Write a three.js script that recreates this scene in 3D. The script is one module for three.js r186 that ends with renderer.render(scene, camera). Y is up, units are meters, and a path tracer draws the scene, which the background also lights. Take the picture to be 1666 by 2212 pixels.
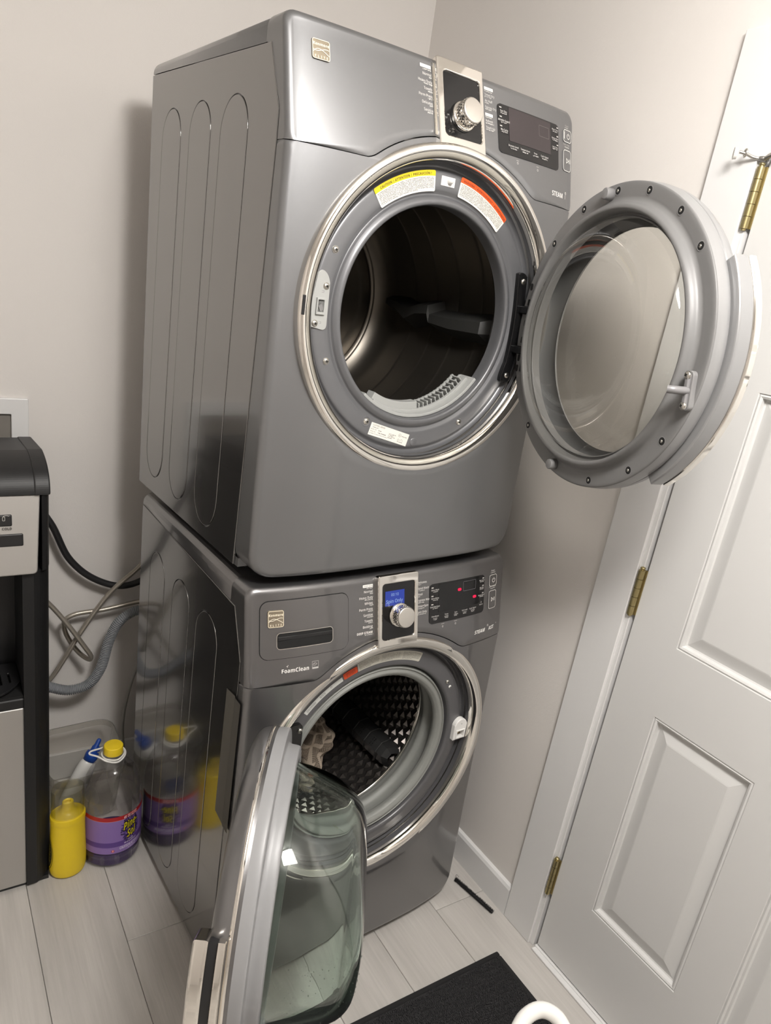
import * as THREE from 'three';
import { RoundedBoxGeometry } from 'three/addons/geometries/RoundedBoxGeometry.js';
import { mergeGeometries, mergeVertices, toCreasedNormals } from 'three/addons/utils/BufferGeometryUtils.js';
import { RectAreaLightUniformsLib } from 'three/addons/lights/RectAreaLightUniformsLib.js';

// ------------------------------------------------------------------ camera, light, exposure
const scene = new THREE.Scene();
scene.background = new THREE.Color(0x000000);
const camera = new THREE.PerspectiveCamera(69.95, 1666 / 2212, 0.05, 20);
camera.position.set(-0.5243, 1.6054, 1.1919);
camera.rotation.order = 'YXZ';
camera.rotation.set(-0.30358, -0.59952, 0.14087);
scene.add(camera);
const renderer = new THREE.WebGLRenderer({ antialias: true });
renderer.toneMapping = THREE.LinearToneMapping;
renderer.toneMappingExposure = 0.95;
renderer.shadowMap.enabled = true;
RectAreaLightUniformsLib.init();
const LAMP = { x: 0.0, y: 2.46, z: 1.12, s: 0.40, h: 0.10, power: 5.6 };
const lampLight = new THREE.PointLight(new THREE.Color(1.0, 0.965, 0.925), LAMP.power, 0, 2);
lampLight.position.set(LAMP.x, LAMP.y - 0.07, LAMP.z);
lampLight.castShadow = true; lampLight.shadow.radius = 8; lampLight.shadow.camera.near = 0.02;
lampLight.name = 'ceiling_lamp_light';
scene.add(lampLight);

// ------------------------------------------------------------------ helpers
const PI = Math.PI, rad = d => d * PI / 180;
let seed = 7;
const rnd = () => { seed = (seed * 16807) % 2147483647; return (seed - 1) / 2147483646; };
const rr = (a, b) => a + (b - a) * rnd();
const used = {};
function numbered(n) { const k = used[n] = (used[n] ?? -1) + 1; return k ? n + '_' + String(k).padStart(3, '0') : n; }
const V = (x, y, z) => new THREE.Vector3(x, y, z);
function flat(g) { const o = g.index ? g.toNonIndexed() : g; for (const k of Object.keys(o.attributes)) if (!['position', 'normal', 'uv'].includes(k)) o.deleteAttribute(k); if (!o.attributes.uv) o.setAttribute('uv', new THREE.BufferAttribute(new Float32Array(o.attributes.position.count * 2), 2)); if (!o.attributes.normal) o.computeVertexNormals(); return o; }
function obj(name, geos, mat, parent) {
  let g = Array.isArray(geos) ? (geos.length > 1 ? mergeGeometries(geos.map(flat)) : geos[0]) : geos;
  const m = new THREE.Mesh(g, mat); m.name = parent ? name : numbered(name);
  m.castShadow = m.receiveShadow = true; (parent || scene).add(m); return m;
}
function thing(name, label, category, p = [0, 0, 0], ry = 0, group) {
  const o = new THREE.Group(); o.name = numbered(name); o.position.set(...p); o.rotation.y = ry; scene.add(o);
  o.userData = { label, category }; if (group) o.userData.group = group; return o;
}
function sub(name, parent, p) { const o = new THREE.Group(); o.name = name; if (p) o.position.set(...p); parent.add(o); return o; }
function tag(o, label, category, group) { o.userData = { ...o.userData, label, category }; if (group) o.userData.group = group; return o; }
function struct(o, label, category = 'room') { o.userData = { ...o.userData, kind: 'structure', label, category }; return o; }
const at = (g, x, y, z, rx = 0, ry = 0, rz = 0) => { if (rx) g.rotateX(rx); if (ry) g.rotateY(ry); if (rz) g.rotateZ(rz); return g.translate(x, y, z); };
const box = (x0, x1, y0, y1, z0, z1) => new THREE.BoxGeometry(x1 - x0, y1 - y0, z1 - z0).translate((x0 + x1) / 2, (y0 + y1) / 2, (z0 + z1) / 2);
const rbox = (x0, x1, y0, y1, z0, z1, r = 0.003, s = 3) => new RoundedBoxGeometry(x1 - x0, y1 - y0, z1 - z0, s, Math.min(r, (x1 - x0) / 2.01, (y1 - y0) / 2.01, (z1 - z0) / 2.01)).translate((x0 + x1) / 2, (y0 + y1) / 2, (z0 + z1) / 2);
// lathe about the z axis, profile [[r, z], ...]
const lathe = (pts, n = 128, a0 = 0, a1 = 2 * PI) => new THREE.LatheGeometry(pts.map(p => new THREE.Vector2(Math.max(p[0], 1e-5), p[1])), n, a0, a1 - a0).rotateX(PI / 2);
const latheY = (pts, n = 64) => new THREE.LatheGeometry(pts.map(p => new THREE.Vector2(Math.max(p[0], 1e-5), p[1])), n);
const smoothPts = (pts, n) => new THREE.CatmullRomCurve3(pts.map(p => V(p[0], p[1], p[2] ?? 0)), false, 'centripetal').getPoints(n);
const smooth2 = (pts, n) => smoothPts(pts, n).map(p => [p.x, p.y]);
const tube = (pts, r, n = 80, k = 12, closed = false) => new THREE.TubeGeometry(new THREE.CatmullRomCurve3(pts.map(p => V(...p)), closed, 'centripetal'), n, r, k, closed);
const disc = (r, h, n = 32) => new THREE.CylinderGeometry(r, r, h, n).rotateX(PI / 2); // axis z
function rrShape(x0, x1, y0, y1, r) {
  const s = new THREE.Shape(); s.moveTo(x0 + r, y0); s.lineTo(x1 - r, y0); s.absarc(x1 - r, y0 + r, r, -PI / 2, 0, false); s.lineTo(x1, y1 - r); s.absarc(x1 - r, y1 - r, r, 0, PI / 2, false);
  s.lineTo(x0 + r, y1); s.absarc(x0 + r, y1 - r, r, PI / 2, PI, false); s.lineTo(x0, y0 + r); s.absarc(x0 + r, y0 + r, r, PI, PI * 1.5, false); return s;
}
const ext = (s, d, b = 0, bs = 2, cs = 16) => new THREE.ExtrudeGeometry(s, { depth: d, bevelEnabled: b > 0, bevelThickness: b, bevelSize: b, bevelOffset: -b, bevelSegments: bs, curveSegments: cs });
function grid(nu, nv, f) { // parametric grid, f(u, v) -> [x, y, z]
  const P = [], U = [], I = [];
  for (let j = 0; j <= nv; j++) for (let i = 0; i <= nu; i++) { const p = f(i / nu, j / nv); P.push(...p); U.push(i / nu, j / nv); }
  for (let j = 0; j < nv; j++) for (let i = 0; i < nu; i++) { const a = j * (nu + 1) + i, b = a + 1, c = a + nu + 1, d = c + 1; I.push(a, b, d, a, d, c); }
  const g = new THREE.BufferGeometry(); g.setAttribute('position', new THREE.Float32BufferAttribute(P, 3)); g.setAttribute('uv', new THREE.Float32BufferAttribute(U, 2)); g.setIndex(I); g.computeVertexNormals(); return g;
}
function deform(g, f) { const p = g.attributes.position, v = V(0, 0, 0); for (let i = 0; i < p.count; i++) { v.fromBufferAttribute(p, i); f(v); p.setXYZ(i, v.x, v.y, v.z); } g.computeVertexNormals(); return g; }
// value noise
function noise2(w, h, cells, sd) {
  let s = sd; const r = () => { s = (s * 16807) % 2147483647; return s / 2147483647; };
  const cx = cells[0], cy = cells[1], L = new Float32Array(cx * cy).map(() => r()), o = new Float32Array(w * h);
  for (let y = 0; y < h; y++) for (let x = 0; x < w; x++) {
    const u = x / w * cx, v = y / h * cy, i = Math.floor(u), j = Math.floor(v); let a = u - i, b = v - j; a = a * a * (3 - 2 * a); b = b * b * (3 - 2 * b);
    const i1 = (i + 1) % cx, j1 = (j + 1) % cy; o[y * w + x] = (L[j * cx + i] * (1 - a) + L[j * cx + i1] * a) * (1 - b) + (L[j1 * cx + i] * (1 - a) + L[j1 * cx + i1] * a) * b;
  }
  return o;
}
function dataTex(w, h, f, srgb = true, rep) {
  const d = new Uint8Array(w * h * 4);
  for (let i = 0; i < w * h; i++) { const c = f(i % w, Math.floor(i / w), i); d[i * 4] = c[0]; d[i * 4 + 1] = c[1]; d[i * 4 + 2] = c[2]; d[i * 4 + 3] = 255; }
  const t = new THREE.DataTexture(d, w, h); t.magFilter = THREE.LinearFilter; t.minFilter = THREE.LinearFilter; t.wrapS = t.wrapT = THREE.RepeatWrapping; if (rep) t.repeat.set(...rep);
  if (srgb) t.colorSpace = THREE.SRGBColorSpace; t.needsUpdate = true; return t;
}
function canvasTex(w, h, draw) {
  const c = document.createElement('canvas'); c.width = w; c.height = h; const x = c.getContext('2d'); draw(x, w, h);
  const t = new THREE.CanvasTexture(c); t.colorSpace = THREE.SRGBColorSpace; t.magFilter = THREE.LinearFilter; return t;
}
const rgb = (r, g, b) => new THREE.Color().setRGB(r, g, b);
const std = (c, rough = 0.5, metal = 0, extra = {}) => new THREE.MeshStandardMaterial({ color: c, roughness: rough, metalness: metal, side: THREE.DoubleSide, ...extra });
const phys = (c, rough = 0.5, metal = 0, extra = {}) => new THREE.MeshPhysicalMaterial({ color: c, roughness: rough, metalness: metal, side: THREE.DoubleSide, ...extra });
const print = (tex, rough = 0.5) => std(0xffffff, rough, 0, { map: tex, transparent: true });

// ------------------------------------------------------------------ materials
const n1 = noise2(256, 256, [128, 128], 11), n2 = noise2(256, 256, [20, 20], 5);
const fineBump = dataTex(256, 256, (x, y, i) => { const v = 255 * (0.6 * n1[i] + 0.4 * n2[i]); return [v, v, v]; }, false, [6, 6]);
const M = {
  wall: std(rgb(0.70, 0.668, 0.638), 0.85, 0, { bumpMap: fineBump, bumpScale: 0.0002 }),
  ceiling: std(rgb(0.78, 0.76, 0.73), 0.9),
  trim: std(rgb(0.70, 0.695, 0.69), 0.38),
  door: std(rgb(0.63, 0.625, 0.615), 0.42),
  paint: phys(rgb(0.215, 0.217, 0.223), 0.43, 0.8, { clearcoat: 0.7, clearcoatRoughness: 0.07, bumpMap: fineBump, bumpScale: 0.00003 }),
  paintDark: phys(rgb(0.185, 0.182, 0.184), 0.33, 0.85, { clearcoat: 0.9, clearcoatRoughness: 0.04 }),
  sideMetal: phys(rgb(0.25, 0.246, 0.242), 0.15, 0.92, { clearcoat: 0.4, clearcoatRoughness: 0.05 }),
  recess: phys(rgb(0.15, 0.152, 0.16), 0.42, 0.4, { clearcoat: 0.5, clearcoatRoughness: 0.2 }),
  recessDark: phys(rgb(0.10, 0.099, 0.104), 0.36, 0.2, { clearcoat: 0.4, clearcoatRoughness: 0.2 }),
  chrome: std(rgb(0.86, 0.83, 0.78), 0.06, 1),
  satin: std(rgb(0.80, 0.77, 0.72), 0.3, 1),
  steel: std(rgb(0.55, 0.54, 0.52), 0.3, 1),
  screw: std(rgb(0.62, 0.6, 0.56), 0.28, 1),
  black: std(rgb(0.012, 0.012, 0.013), 0.35),
  blackGloss: std(rgb(0.007, 0.007, 0.0075), 0.14),
  blackSatin: std(rgb(0.009, 0.009, 0.0095), 0.5),
  dark: std(rgb(0.004, 0.004, 0.004), 0.8),
  display: std(rgb(0.010, 0.0095, 0.010), 0.3),
  screen: std(rgb(0.040, 0.031, 0.033), 0.3),
  plasticGrey: std(rgb(0.19, 0.187, 0.187), 0.45),
  plasticLight: std(rgb(0.35, 0.355, 0.345), 0.45),
  doorGrey: std(rgb(0.165, 0.163, 0.162), 0.42),
  doorGreyLight: phys(rgb(0.30, 0.30, 0.303), 0.32, 0.35),
  white: std(rgb(0.75, 0.74, 0.72), 0.4),
  offwhite: std(rgb(0.70, 0.68, 0.64), 0.4),
  drum: std(rgb(0.16, 0.145, 0.125), 0.34, 0.9),
  rubber: std(rgb(0.235, 0.24, 0.225), 0.5),
  brass: std(rgb(0.40, 0.335, 0.17), 0.34, 0.9),
  cable: std(rgb(0.012, 0.012, 0.013), 0.5),
  yellow: std(rgb(0.75, 0.55, 0.015), 0.4),
  yellowCap: std(rgb(0.80, 0.58, 0.02), 0.42),
  blue: std(rgb(0.015, 0.07, 0.36), 0.35),
  whitePlastic: std(rgb(0.72, 0.71, 0.68), 0.35),
};
const pane = (c, rough = 0.02, extra = {}) => phys(c, rough, 0, { transmission: 1, thickness: 0, ior: 1.5, ...extra });

// ------------------------------------------------------------------ room
const XR = 0.7891, ZB = -0.8812, LX = 0.0117, LZ = 0.0282, X0 = -1.85, Z1 = 3.7, HC = 2.46;
const lean = (g, z = 0) => { g.applyMatrix4(new THREE.Matrix4().set(1, LX, 0, 0, 0, 1, 0, 0, 0, z, 1, 0, 0, 0, 0, 1)); return g; };
{ // floor of pale planks
  const fl = new THREE.Group(); fl.name = 'floor'; scene.add(fl); struct(fl, 'pale grey wood-look plank floor of the laundry room', 'floor');
  obj('subfloor', box(X0 - 0.1, XR + 0.3, -0.06, -0.0105, ZB - 0.1, Z1 + 0.1), std(rgb(0.26, 0.24, 0.215), 0.8), fl);
  const W = 512, H = 128, a = noise2(W, H, [10, 40], 3), b = noise2(W, H, [36, 110], 9), c = noise2(W, H, [6, 5], 21), tones = [0, 1, 2, 3].map(k => {
    const o = (k * 131) % W;
    return std(0xffffff, 0.42, 0, { map: dataTex(W, H, (x, y) => { const i = y * W + (x + o) % W, v = 183 + (k - 1.5) * 3 + (a[i] - 0.5) * 8 + (b[i] - 0.5) * 5 + (c[i] - 0.5) * 12; return [v, v - 4, v - 9]; }), bumpMap: dataTex(W, H, (x, y) => { const i = y * W + (x + o) % W, v = 128 + (b[i] - 0.5) * 200; return [v, v, v]; }, false), bumpScale: 0.00025 });
  });
  const PW = 0.1895, L = 1.22, gap = 0.0010;
  const x00 = -0.336 - 8 * PW;
  for (let r = 0; r < 15; r++) {
    const xa = Math.max(x00 + r * PW, X0), xb = Math.min(x00 + (r + 1) * PW, XR + 0.03); if (xb - xa < 0.01) continue;
    let e = [0.2, 0.31, -0.62, -0.06, 0.47, -0.33, 0.19, -0.71, 0.62, -0.2055, 0.55, -0.78, -0.42, 0.0425, 0.3][r]; while (e > ZB) e -= L;
    for (; e < Z1; e += L) {
      const za = Math.max(e, ZB), zb = Math.min(e + L, Z1); if (zb - za < 0.02) continue;
      const g = ext(rrShape(xa + gap / 2, xb - gap / 2, -zb + gap / 2, -za - gap / 2, 0.001), 0.009, 0.0012, 1, 1).rotateX(-PI / 2).translate(0, -0.0102, 0);
      const p = g.attributes.position, u = g.attributes.uv, ou = rnd(); for (let i = 0; i < p.count; i++) u.setXY(i, p.getZ(i) / 1.22 + ou, p.getX(i) / 0.19);
      obj('plank', g, tones[Math.floor(rnd() * 4)], fl);
    }
  }
}
const uvm = (g, a, b, s = 1) => { const p = g.attributes.position, u = g.attributes.uv; for (let i = 0; i < p.count; i++) { const q = [p.getX(i), p.getY(i), p.getZ(i)]; u.setXY(i, q[a] / s, q[b] / s); } return g; };
struct(obj('wall_back', uvm(box(X0 - 0.1, XR + 0.2, -0.06, HC + 0.1, ZB - 0.1, ZB), 0, 1), M.wall), 'warm off-white painted wall behind the stacked appliances', 'wall');
struct(obj('wall_left', uvm(box(X0 - 0.1, X0, -0.06, HC + 0.1, ZB, Z1), 2, 1), M.wall), 'off-white painted side wall of the laundry room', 'wall');
struct(obj('wall_front', uvm(box(X0 - 0.1, XR + 0.2, -0.06, HC + 0.1, Z1, Z1 + 0.1), 0, 1), M.wall), 'off-white painted wall across from the appliances', 'wall');
struct(obj('ceiling', box(X0 - 0.1, XR + 0.2, HC, HC + 0.1, ZB - 0.1, Z1 + 0.1), M.ceiling), 'flat white ceiling with a square lamp', 'ceiling');
const ZH = 0.2475, DW = 0.81, DH = 2.03; // hinge side, width and height of the door
{
  const g = mergeGeometries([box(XR, XR + 0.12, -0.02, HC + 0.05, ZB - 0.02, ZH - 0.02), box(XR, XR + 0.12, -0.02, HC + 0.05, ZH + DW + 0.12, Z1 + 0.02), box(XR, XR + 0.12, DH + 0.02, HC + 0.05, ZH - 0.02, ZH + DW + 0.12)].map(b => flat(lean(b))));
  struct(obj('wall_right', uvm(g, 2, 1), M.wall), 'off-white painted wall with the panelled door', 'wall');
}
// casing, jamb, baseboards, threshold
struct(obj('trim_1', lean(rbox(XR - 0.013, XR + 0.002, 0, DH + 0.10, 0.1345, 0.2335, 0.0025), LZ), M.trim), 'wide flat white door casing beside the hinges', 'door casing');
struct(obj('trim_2', lean(rbox(XR - 0.006, XR + 0.10, 0, DH + 0.004, 0.2325, 0.2444, 0.0015), LZ), M.trim), 'white door jamb in the frame of the panelled door', 'door jamb');
struct(obj('trim_3', [rbox(XR - 0.006, XR + 0.11, 0.0, 0.010, ZH + 0.002, ZH + DW, 0.003), rbox(XR - 0.018, XR - 0.004, 0.0, 0.006, ZH + 0.004, ZH + DW, 0.002)], M.trim), 'white threshold strip along the bottom of the door', 'threshold');
struct(obj('baseboard_right', lean(ext((() => { const s = new THREE.Shape(); s.moveTo(0, 0); s.lineTo(0.013, 0); s.lineTo(0.013, 0.082); s.lineTo(0.009, 0.090); s.lineTo(0.0, 0.0925); s.lineTo(0, 0); return s; })(), 0.1345 - ZB).rotateY(PI).translate(XR, 0, 0.1345), 0), M.trim), 'plain white baseboard beside the washing machine', 'baseboard');
struct(obj('baseboard_back', rbox(X0, XR - 0.013, 0, 0.092, ZB, ZB + 0.013, 0.003), M.trim), 'plain white baseboard along the back wall', 'baseboard');

{ // the door: stiles and rails around bevelled panels
  const d = new THREE.Group(); d.name = 'door_1'; scene.add(d); d.position.set(XR, 0, 0); struct(d, 'white moulded panel door with brass hinges', 'door');
  const z0 = ZH + 0.0050, z1 = z0 + DW, cols = [[0.370, 0.6035], [0.70, 0.9335]], rows = [[0.243, 0.790], [0.959, 1.50], [1.60, 1.90]];
  const s = new THREE.Shape(); s.moveTo(z0, 0.013); s.lineTo(z1, 0.013); s.lineTo(z1, DH); s.lineTo(z0, DH); s.lineTo(z0, 0.013);
  for (const [a, b] of cols) for (const [c, e] of rows) { const h = new THREE.Path(); h.moveTo(a, c); h.lineTo(a, e); h.lineTo(b, e); h.lineTo(b, c); h.lineTo(a, c); s.holes.push(h); }
  // face looks along -x: shape x -> z, extrude -> +x into the wall
  const face = ext(s, 0.033, 0.0012, 1).rotateY(-PI / 2).translate(0.033, 0, 0);
  obj('slab', lean(face, LZ), M.door, d);
  obj('core', lean(box(0.016, 0.030, 0.02, DH - 0.01, z0 + 0.01, z1 - 0.01), LZ), M.door, d);
  for (const [a, b] of cols) for (const [c, e] of rows) {
    const prof = [[0, 0.0015], [0.004, -0.0005], [0.008, 0.0015], [0.0095, 0.0105], [0.013, 0.0115], [0.041, 0.0035], [0.044, 0.003]]; // inset, depth
    const P = [];
    const ring = ([i, dd]) => [[dd, c + i, a + i], [dd, c + i, b - i], [dd, e - i, b - i], [dd, e - i, a + i]];
    for (let k = 0; k < prof.length - 1; k++) { const A = ring(prof[k]), B = ring(prof[k + 1]); for (let q = 0; q < 4; q++) { const r = (q + 1) % 4; P.push(...A[q], ...A[r], ...B[r], ...A[q], ...B[r], ...B[q]); } }
    const C = ring(prof[prof.length - 1]); P.push(...C[0], ...C[1], ...C[2], ...C[0], ...C[2], ...C[3]);
    const g = new THREE.BufferGeometry(); g.setAttribute('position', new THREE.Float32BufferAttribute(P, 3)); g.computeVertexNormals();
    obj('panel', lean(g, LZ), M.door, d);
  }
  for (const yb of [0.181, 0.980, 1.786]) { // brass butt hinges with five knuckles
    const h = sub('hinge', d); h.userData.label = 'tarnished brass hinge';
    const hl = 0.107, bx = -0.0085, bz = ZH - 0.004;
    obj('leaf', lean(box(-0.0035, -0.0005, yb, yb + hl, bz, bz + 0.010), LZ), M.brass, h);
    for (let k = 0; k < 5; k++) obj('knuckle', lean(new THREE.CylinderGeometry(0.0072, 0.0072, hl / 5 - 0.0011, 20).translate(bx, yb + hl * (k + 0.5) / 5, bz), LZ), M.brass, h);
    obj('pin', lean(new THREE.CylinderGeometry(0.0045, 0.0045, hl + 0.006, 12).translate(bx, yb + hl / 2, bz), LZ), M.brass, h);
    obj('pin_head', lean(new THREE.SphereGeometry(0.0058, 14, 8).scale(1, 0.6, 1).translate(bx, yb + hl + 0.004, bz), LZ), M.brass, h);
  }
}
{ // hinge pin door stop on the top hinge
  const y = 1.906, z = 0.2435 + LZ * 1.9, x = XR + LX * y - 0.0085, t = thing('door_stop', 'small silver door stop clipped on the top door hinge', 'door stop', [x, y, z]);
  obj('collar', lathe([[0.0045, -0.003], [0.0095, -0.003], [0.0095, 0.003], [0.0045, 0.003]], 24).rotateX(PI / 2), M.steel, t);
  obj('arm', tube([[-0.004, 0, -0.006], [-0.012, 0.002, -0.016], [-0.022, 0.006, -0.024], [-0.03, 0.008, -0.032]], 0.003, 24, 10), M.screw, t);
  obj('arm', tube([[-0.004, 0, 0.006], [-0.01, 0.004, 0.02], [-0.014, 0.008, 0.05]], 0.0045, 24, 10), M.screw, t);
  obj('thread_ring', new THREE.TorusGeometry(0.0065, 0.0018, 10, 24).rotateY(0.9).translate(-0.022, 0.007, -0.025), M.screw, t);
  obj('bumper', at(new THREE.CylinderGeometry(0.0095, 0.0105, 0.006, 24), -0.033, 0.005, -0.038, PI / 2, 0.75, 0), M.offwhite, t);
}
{ // ceiling lamp above the viewer
  const t = thing('ceiling_lamp', 'square flush ceiling lamp with a white diffuser', 'ceiling lamp', [LAMP.x, LAMP.y, LAMP.z]);
  obj('mounting_plate', rbox(-LAMP.s / 2 - 0.015, LAMP.s / 2 + 0.015, -0.016, -0.001, -LAMP.s / 2 - 0.015, LAMP.s / 2 + 0.015, 0.004), M.white, t);
  obj('diffuser', rbox(-LAMP.s / 2, LAMP.s / 2, -0.016 - LAMP.h, -0.0165, -LAMP.s / 2, LAMP.s / 2, 0.02), new THREE.MeshStandardMaterial({ color: 0xffffff, emissive: new THREE.Color(1, 0.97, 0.93), emissiveIntensity: 22 }), t);
}

// ------------------------------------------------------------------ stacked appliances
const AW = 0.686;
const screwGeo = (() => { const g = [new THREE.SphereGeometry(0.0062, 18, 8, 0, 2 * PI, 0, PI / 2).scale(1, 0.62, 1).rotateX(PI / 2), disc(0.0066, 0.0016, 20)]; return mergeGeometries(g.map(flat)); })();
const crossGeo = mergeGeometries([box(-0.0026, 0.0026, -0.0007, 0.0007, 0.0030, 0.0042), box(-0.0007, 0.0007, -0.0026, 0.0026, 0.0030, 0.0042)].map(flat));
function screwAt(parent, x, y, z, s = 1, rot = 0.4, m = M.screw) { const o = obj('screw', screwGeo, m, parent); o.position.set(x, y, z); o.scale.setScalar(s); o.rotation.z = rot; obj('cross_slot', crossGeo, M.dark, o); return o; }

// cfg: H height, D depth, ys seam height, yc/R ring centre and radius, zbow, zbowTop, ztop
function appliance(t, c) {
  const W = AW, cx = W / 2;
  const b = x => 1 - Math.pow(Math.min(1, Math.abs(2 * x / W - 1)), 3.5);
  const zf = c.zf = (x, y) => { x = Math.min(W, Math.max(0, x)); if (y <= c.ys) return c.bow * b(x); const k = (y - c.ys) / (c.H - c.ys); return (c.bow * (1 - k) + c.bowTop * k) * b(x) - c.back * k; };
  const rc = 0.016, RS = c.R + 0.0095;
  const seamY = dx => { const a = dx < RS ? c.yc + Math.sqrt(RS * RS - dx * dx) : 0, k = 0.010; const h = Math.max(k - Math.abs(a - c.ys), 0) / k; return Math.max(a, c.ys) + h * h * k / 4; };
  const rayRect = (th, ins, rb, rt) => { // distance from ring centre to a rounded rectangle
    const s = Math.sin(th), co = Math.cos(th), x0 = ins, x1 = W - ins, y0 = c.y0 + ins, y1 = c.H - ins; let lo = 0.05, hi = 0.9;
    const inside = r => { const x = cx + r * co, y = c.yc + r * s; if (x < x0 || x > x1 || y < y0 || y > y1) return false; const q = (y < c.yc ? rb : rt) - ins, qq = Math.max(q, 0.001); const dx = Math.max(x0 + qq - x, x - (x1 - qq)), dy = Math.max(y0 + qq - y, y - (y1 - qq)); return !(dx > 0 && dy > 0 && dx * dx + dy * dy > qq * qq); };
    for (let i = 0; i < 40; i++) { const m = (lo + hi) / 2; inside(m) ? lo = m : hi = m; } return lo;
  };
  const seamR = th => { const s = Math.sin(th), co = Math.cos(th); if (s <= 0.05) return 9; let lo = c.R - 0.01, hi = 0.9; for (let i = 0; i < 40; i++) { const m = (lo + hi) / 2; (c.yc + m * s) < seamY(Math.abs(m * co)) ? lo = m : hi = m; } return hi; };
  const sideBack = y => c.strip[0] + (c.strip[1] - c.strip[0]) * Math.max(0, 1 - y / c.ys);
  const sideZ = y => y <= c.ys ? -sideBack(y) : y < c.kink ? -c.strip[0] : y < c.sideTop[1] ? -(c.strip[0] + (c.strip[2] - 0.004 - c.strip[0]) * (y - c.kink) / (c.sideTop[1] - c.kink)) : -c.topFront + 0.001;
  const NT = 360;
  const pt = (th, r, dz = 0, z) => { const x = cx + r * Math.cos(th), y = c.yc + r * Math.sin(th); return [x, y, (z ?? zf(x, y)) + dz]; };
  const rcB = 0.045, rcT = 0.022;
  // surface point at distance r from the ring centre: flat, then rolled over the outer edge
  const surf = (th, r) => { const ri = rayRect(th, rc, rcB, rcT), ro = rayRect(th, 0, rcB, rcT); if (r <= ri) return pt(th, r); const s = Math.min(1, (r - ri) / (ro - ri)), p = pt(th, r); p[2] = zf(cx + ri * Math.cos(th), c.yc + ri * Math.sin(th)) - rc * (1 - Math.sqrt(Math.max(0, 1 - s * s))); return p; };
  const span = (th, r0, r1) => { const ri = rayRect(th, rc, rcB, rcT), m = Math.min(Math.max(ri, r0), r1), o = []; for (let k = 0; k <= 10; k++) o.push(surf(th, r0 + (m - r0) * k / 10)); for (const a of [15, 30, 45, 60, 70, 80, 90]) o.push(surf(th, m + (r1 - m) * Math.sin(rad(a)))); return o; };
  const wrap = (th, ro) => { const p = pt(th, ro); p[2] = Math.min(sideZ(p[1]), zf(p[0], p[1]) - rc - 0.004); return p; };
  function panel(name, th0, th1, n, f) { const cols = []; for (let i = 0; i <= n; i++) cols.push(f(th0 + (th1 - th0) * i / n)); const m = cols[0].length; return obj(name, grid(n, m - 1, (u, v) => cols[Math.round(u * n)][Math.round(v * (m - 1))]), c.paint, t); }
  // lower front panel
  panel('front_panel', -PI / 2, 1.5 * PI, NT, th => { const ro = rayRect(th, 0, rcB, rcT), sr = seamR(th), cut = sr < ro, e = cut ? sr - 0.0010 : ro, tail = surf(th, e); tail[2] -= 0.008; return [pt(th, c.R - 0.012, -0.012), ...span(th, c.R - 0.012, e), cut ? tail : wrap(th, ro)]; });
  // control panel above the seam
  let tA = 0; for (let a = 0; a < PI / 2; a += 0.0005) if (seamR(a) < rayRect(a, 0, rcB, rcT) - 0.0012) { tA = a; break; }
  const con = panel('control_panel', tA, PI - tA, 220, th => { const ro = rayRect(th, 0, rcB, rcT), s = Math.min(seamR(th) + 0.0010, ro), h = surf(th, s); h[2] -= 0.008; return [h, ...span(th, s, ro), wrap(th, ro)]; });
  // cabinet
  const D = c.D, B = -c.strip[0] - 0.004, cb = [box(0.004, W - 0.004, c.y0 + 0.002, c.y0 + 0.02, -D, -0.06), box(0.004, W - 0.004, c.y0, c.H - 0.02, -D, -D + 0.012), box(W - 0.012, W - 0.001, c.y0 + 0.005, c.H - 0.03, -D, -0.075), box(0.002, 0.008, c.y0 + 0.006, c.H - 0.035, -D, -0.09), box(0.0035, 0.02, c.y0 + 0.05, c.ys + 0.06, -0.09, -0.019), box(W - 0.02, W - 0.0035, c.y0 + 0.05, c.ys + 0.06, -0.09, -0.019)];
  obj('cabinet', cb, c.paint, t);
  // side panel with three long embossed ribs (left side)
  const sh = new THREE.Shape(); const pts = [[-D, c.y0 + 0.004], [-c.strip[1] - 0.001, c.y0 + 0.004], [-c.strip[0] - 0.002, c.ys], [-c.strip[0] - 0.002, c.kink], [-c.strip[2] + 0.006, c.sideTop[1]], [-D, c.sideTop[0]]];
  pts.forEach((p, i) => i ? sh.lineTo(...p) : sh.moveTo(...p)); sh.closePath();
  const rib = ([zc, hw, ya, yb], e, S) => { const s = new S(), h = hw + e, sk = p => p; s.moveTo(zc - h, ya + hw * 1.25); s.absellipse(zc, ya + hw * 1.25, h, hw * 1.25 + e, PI, 2 * PI, false); s.lineTo(zc + h, yb - hw * 1.1); s.absellipse(zc, yb - hw * 1.1, h, hw * 1.1 + e, 0, PI, false); s.closePath(); return s; };
  const skew = v => { v.x += c.ribLean * (v.y - 0.85); return v; };
  for (const r of c.ribs) sh.holes.push(new THREE.Path(rib(r, 0.0016, THREE.Shape).getPoints(20).map(p => skew(new THREE.Vector2(p.x, p.y)))));
  const toSide = g => g.rotateY(-PI / 2);
  const side = obj('side_panel', toSide(ext(sh, 0.003, 0.0012, 2)).translate(0.003, 0, 0), c.sidePaint || c.paint, t);
  for (const r of c.ribs) {
    const g = ext(new THREE.Shape(rib(r, 0, THREE.Shape).getPoints(20).map(p => skew(new THREE.Vector2(p.x, p.y)))), 0.0034, 0.0014, 3, 24);
    obj('embossed_rib', toSide(g).translate(0.0030, 0, 0), c.sidePaint || c.paint, side);
  }
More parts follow.
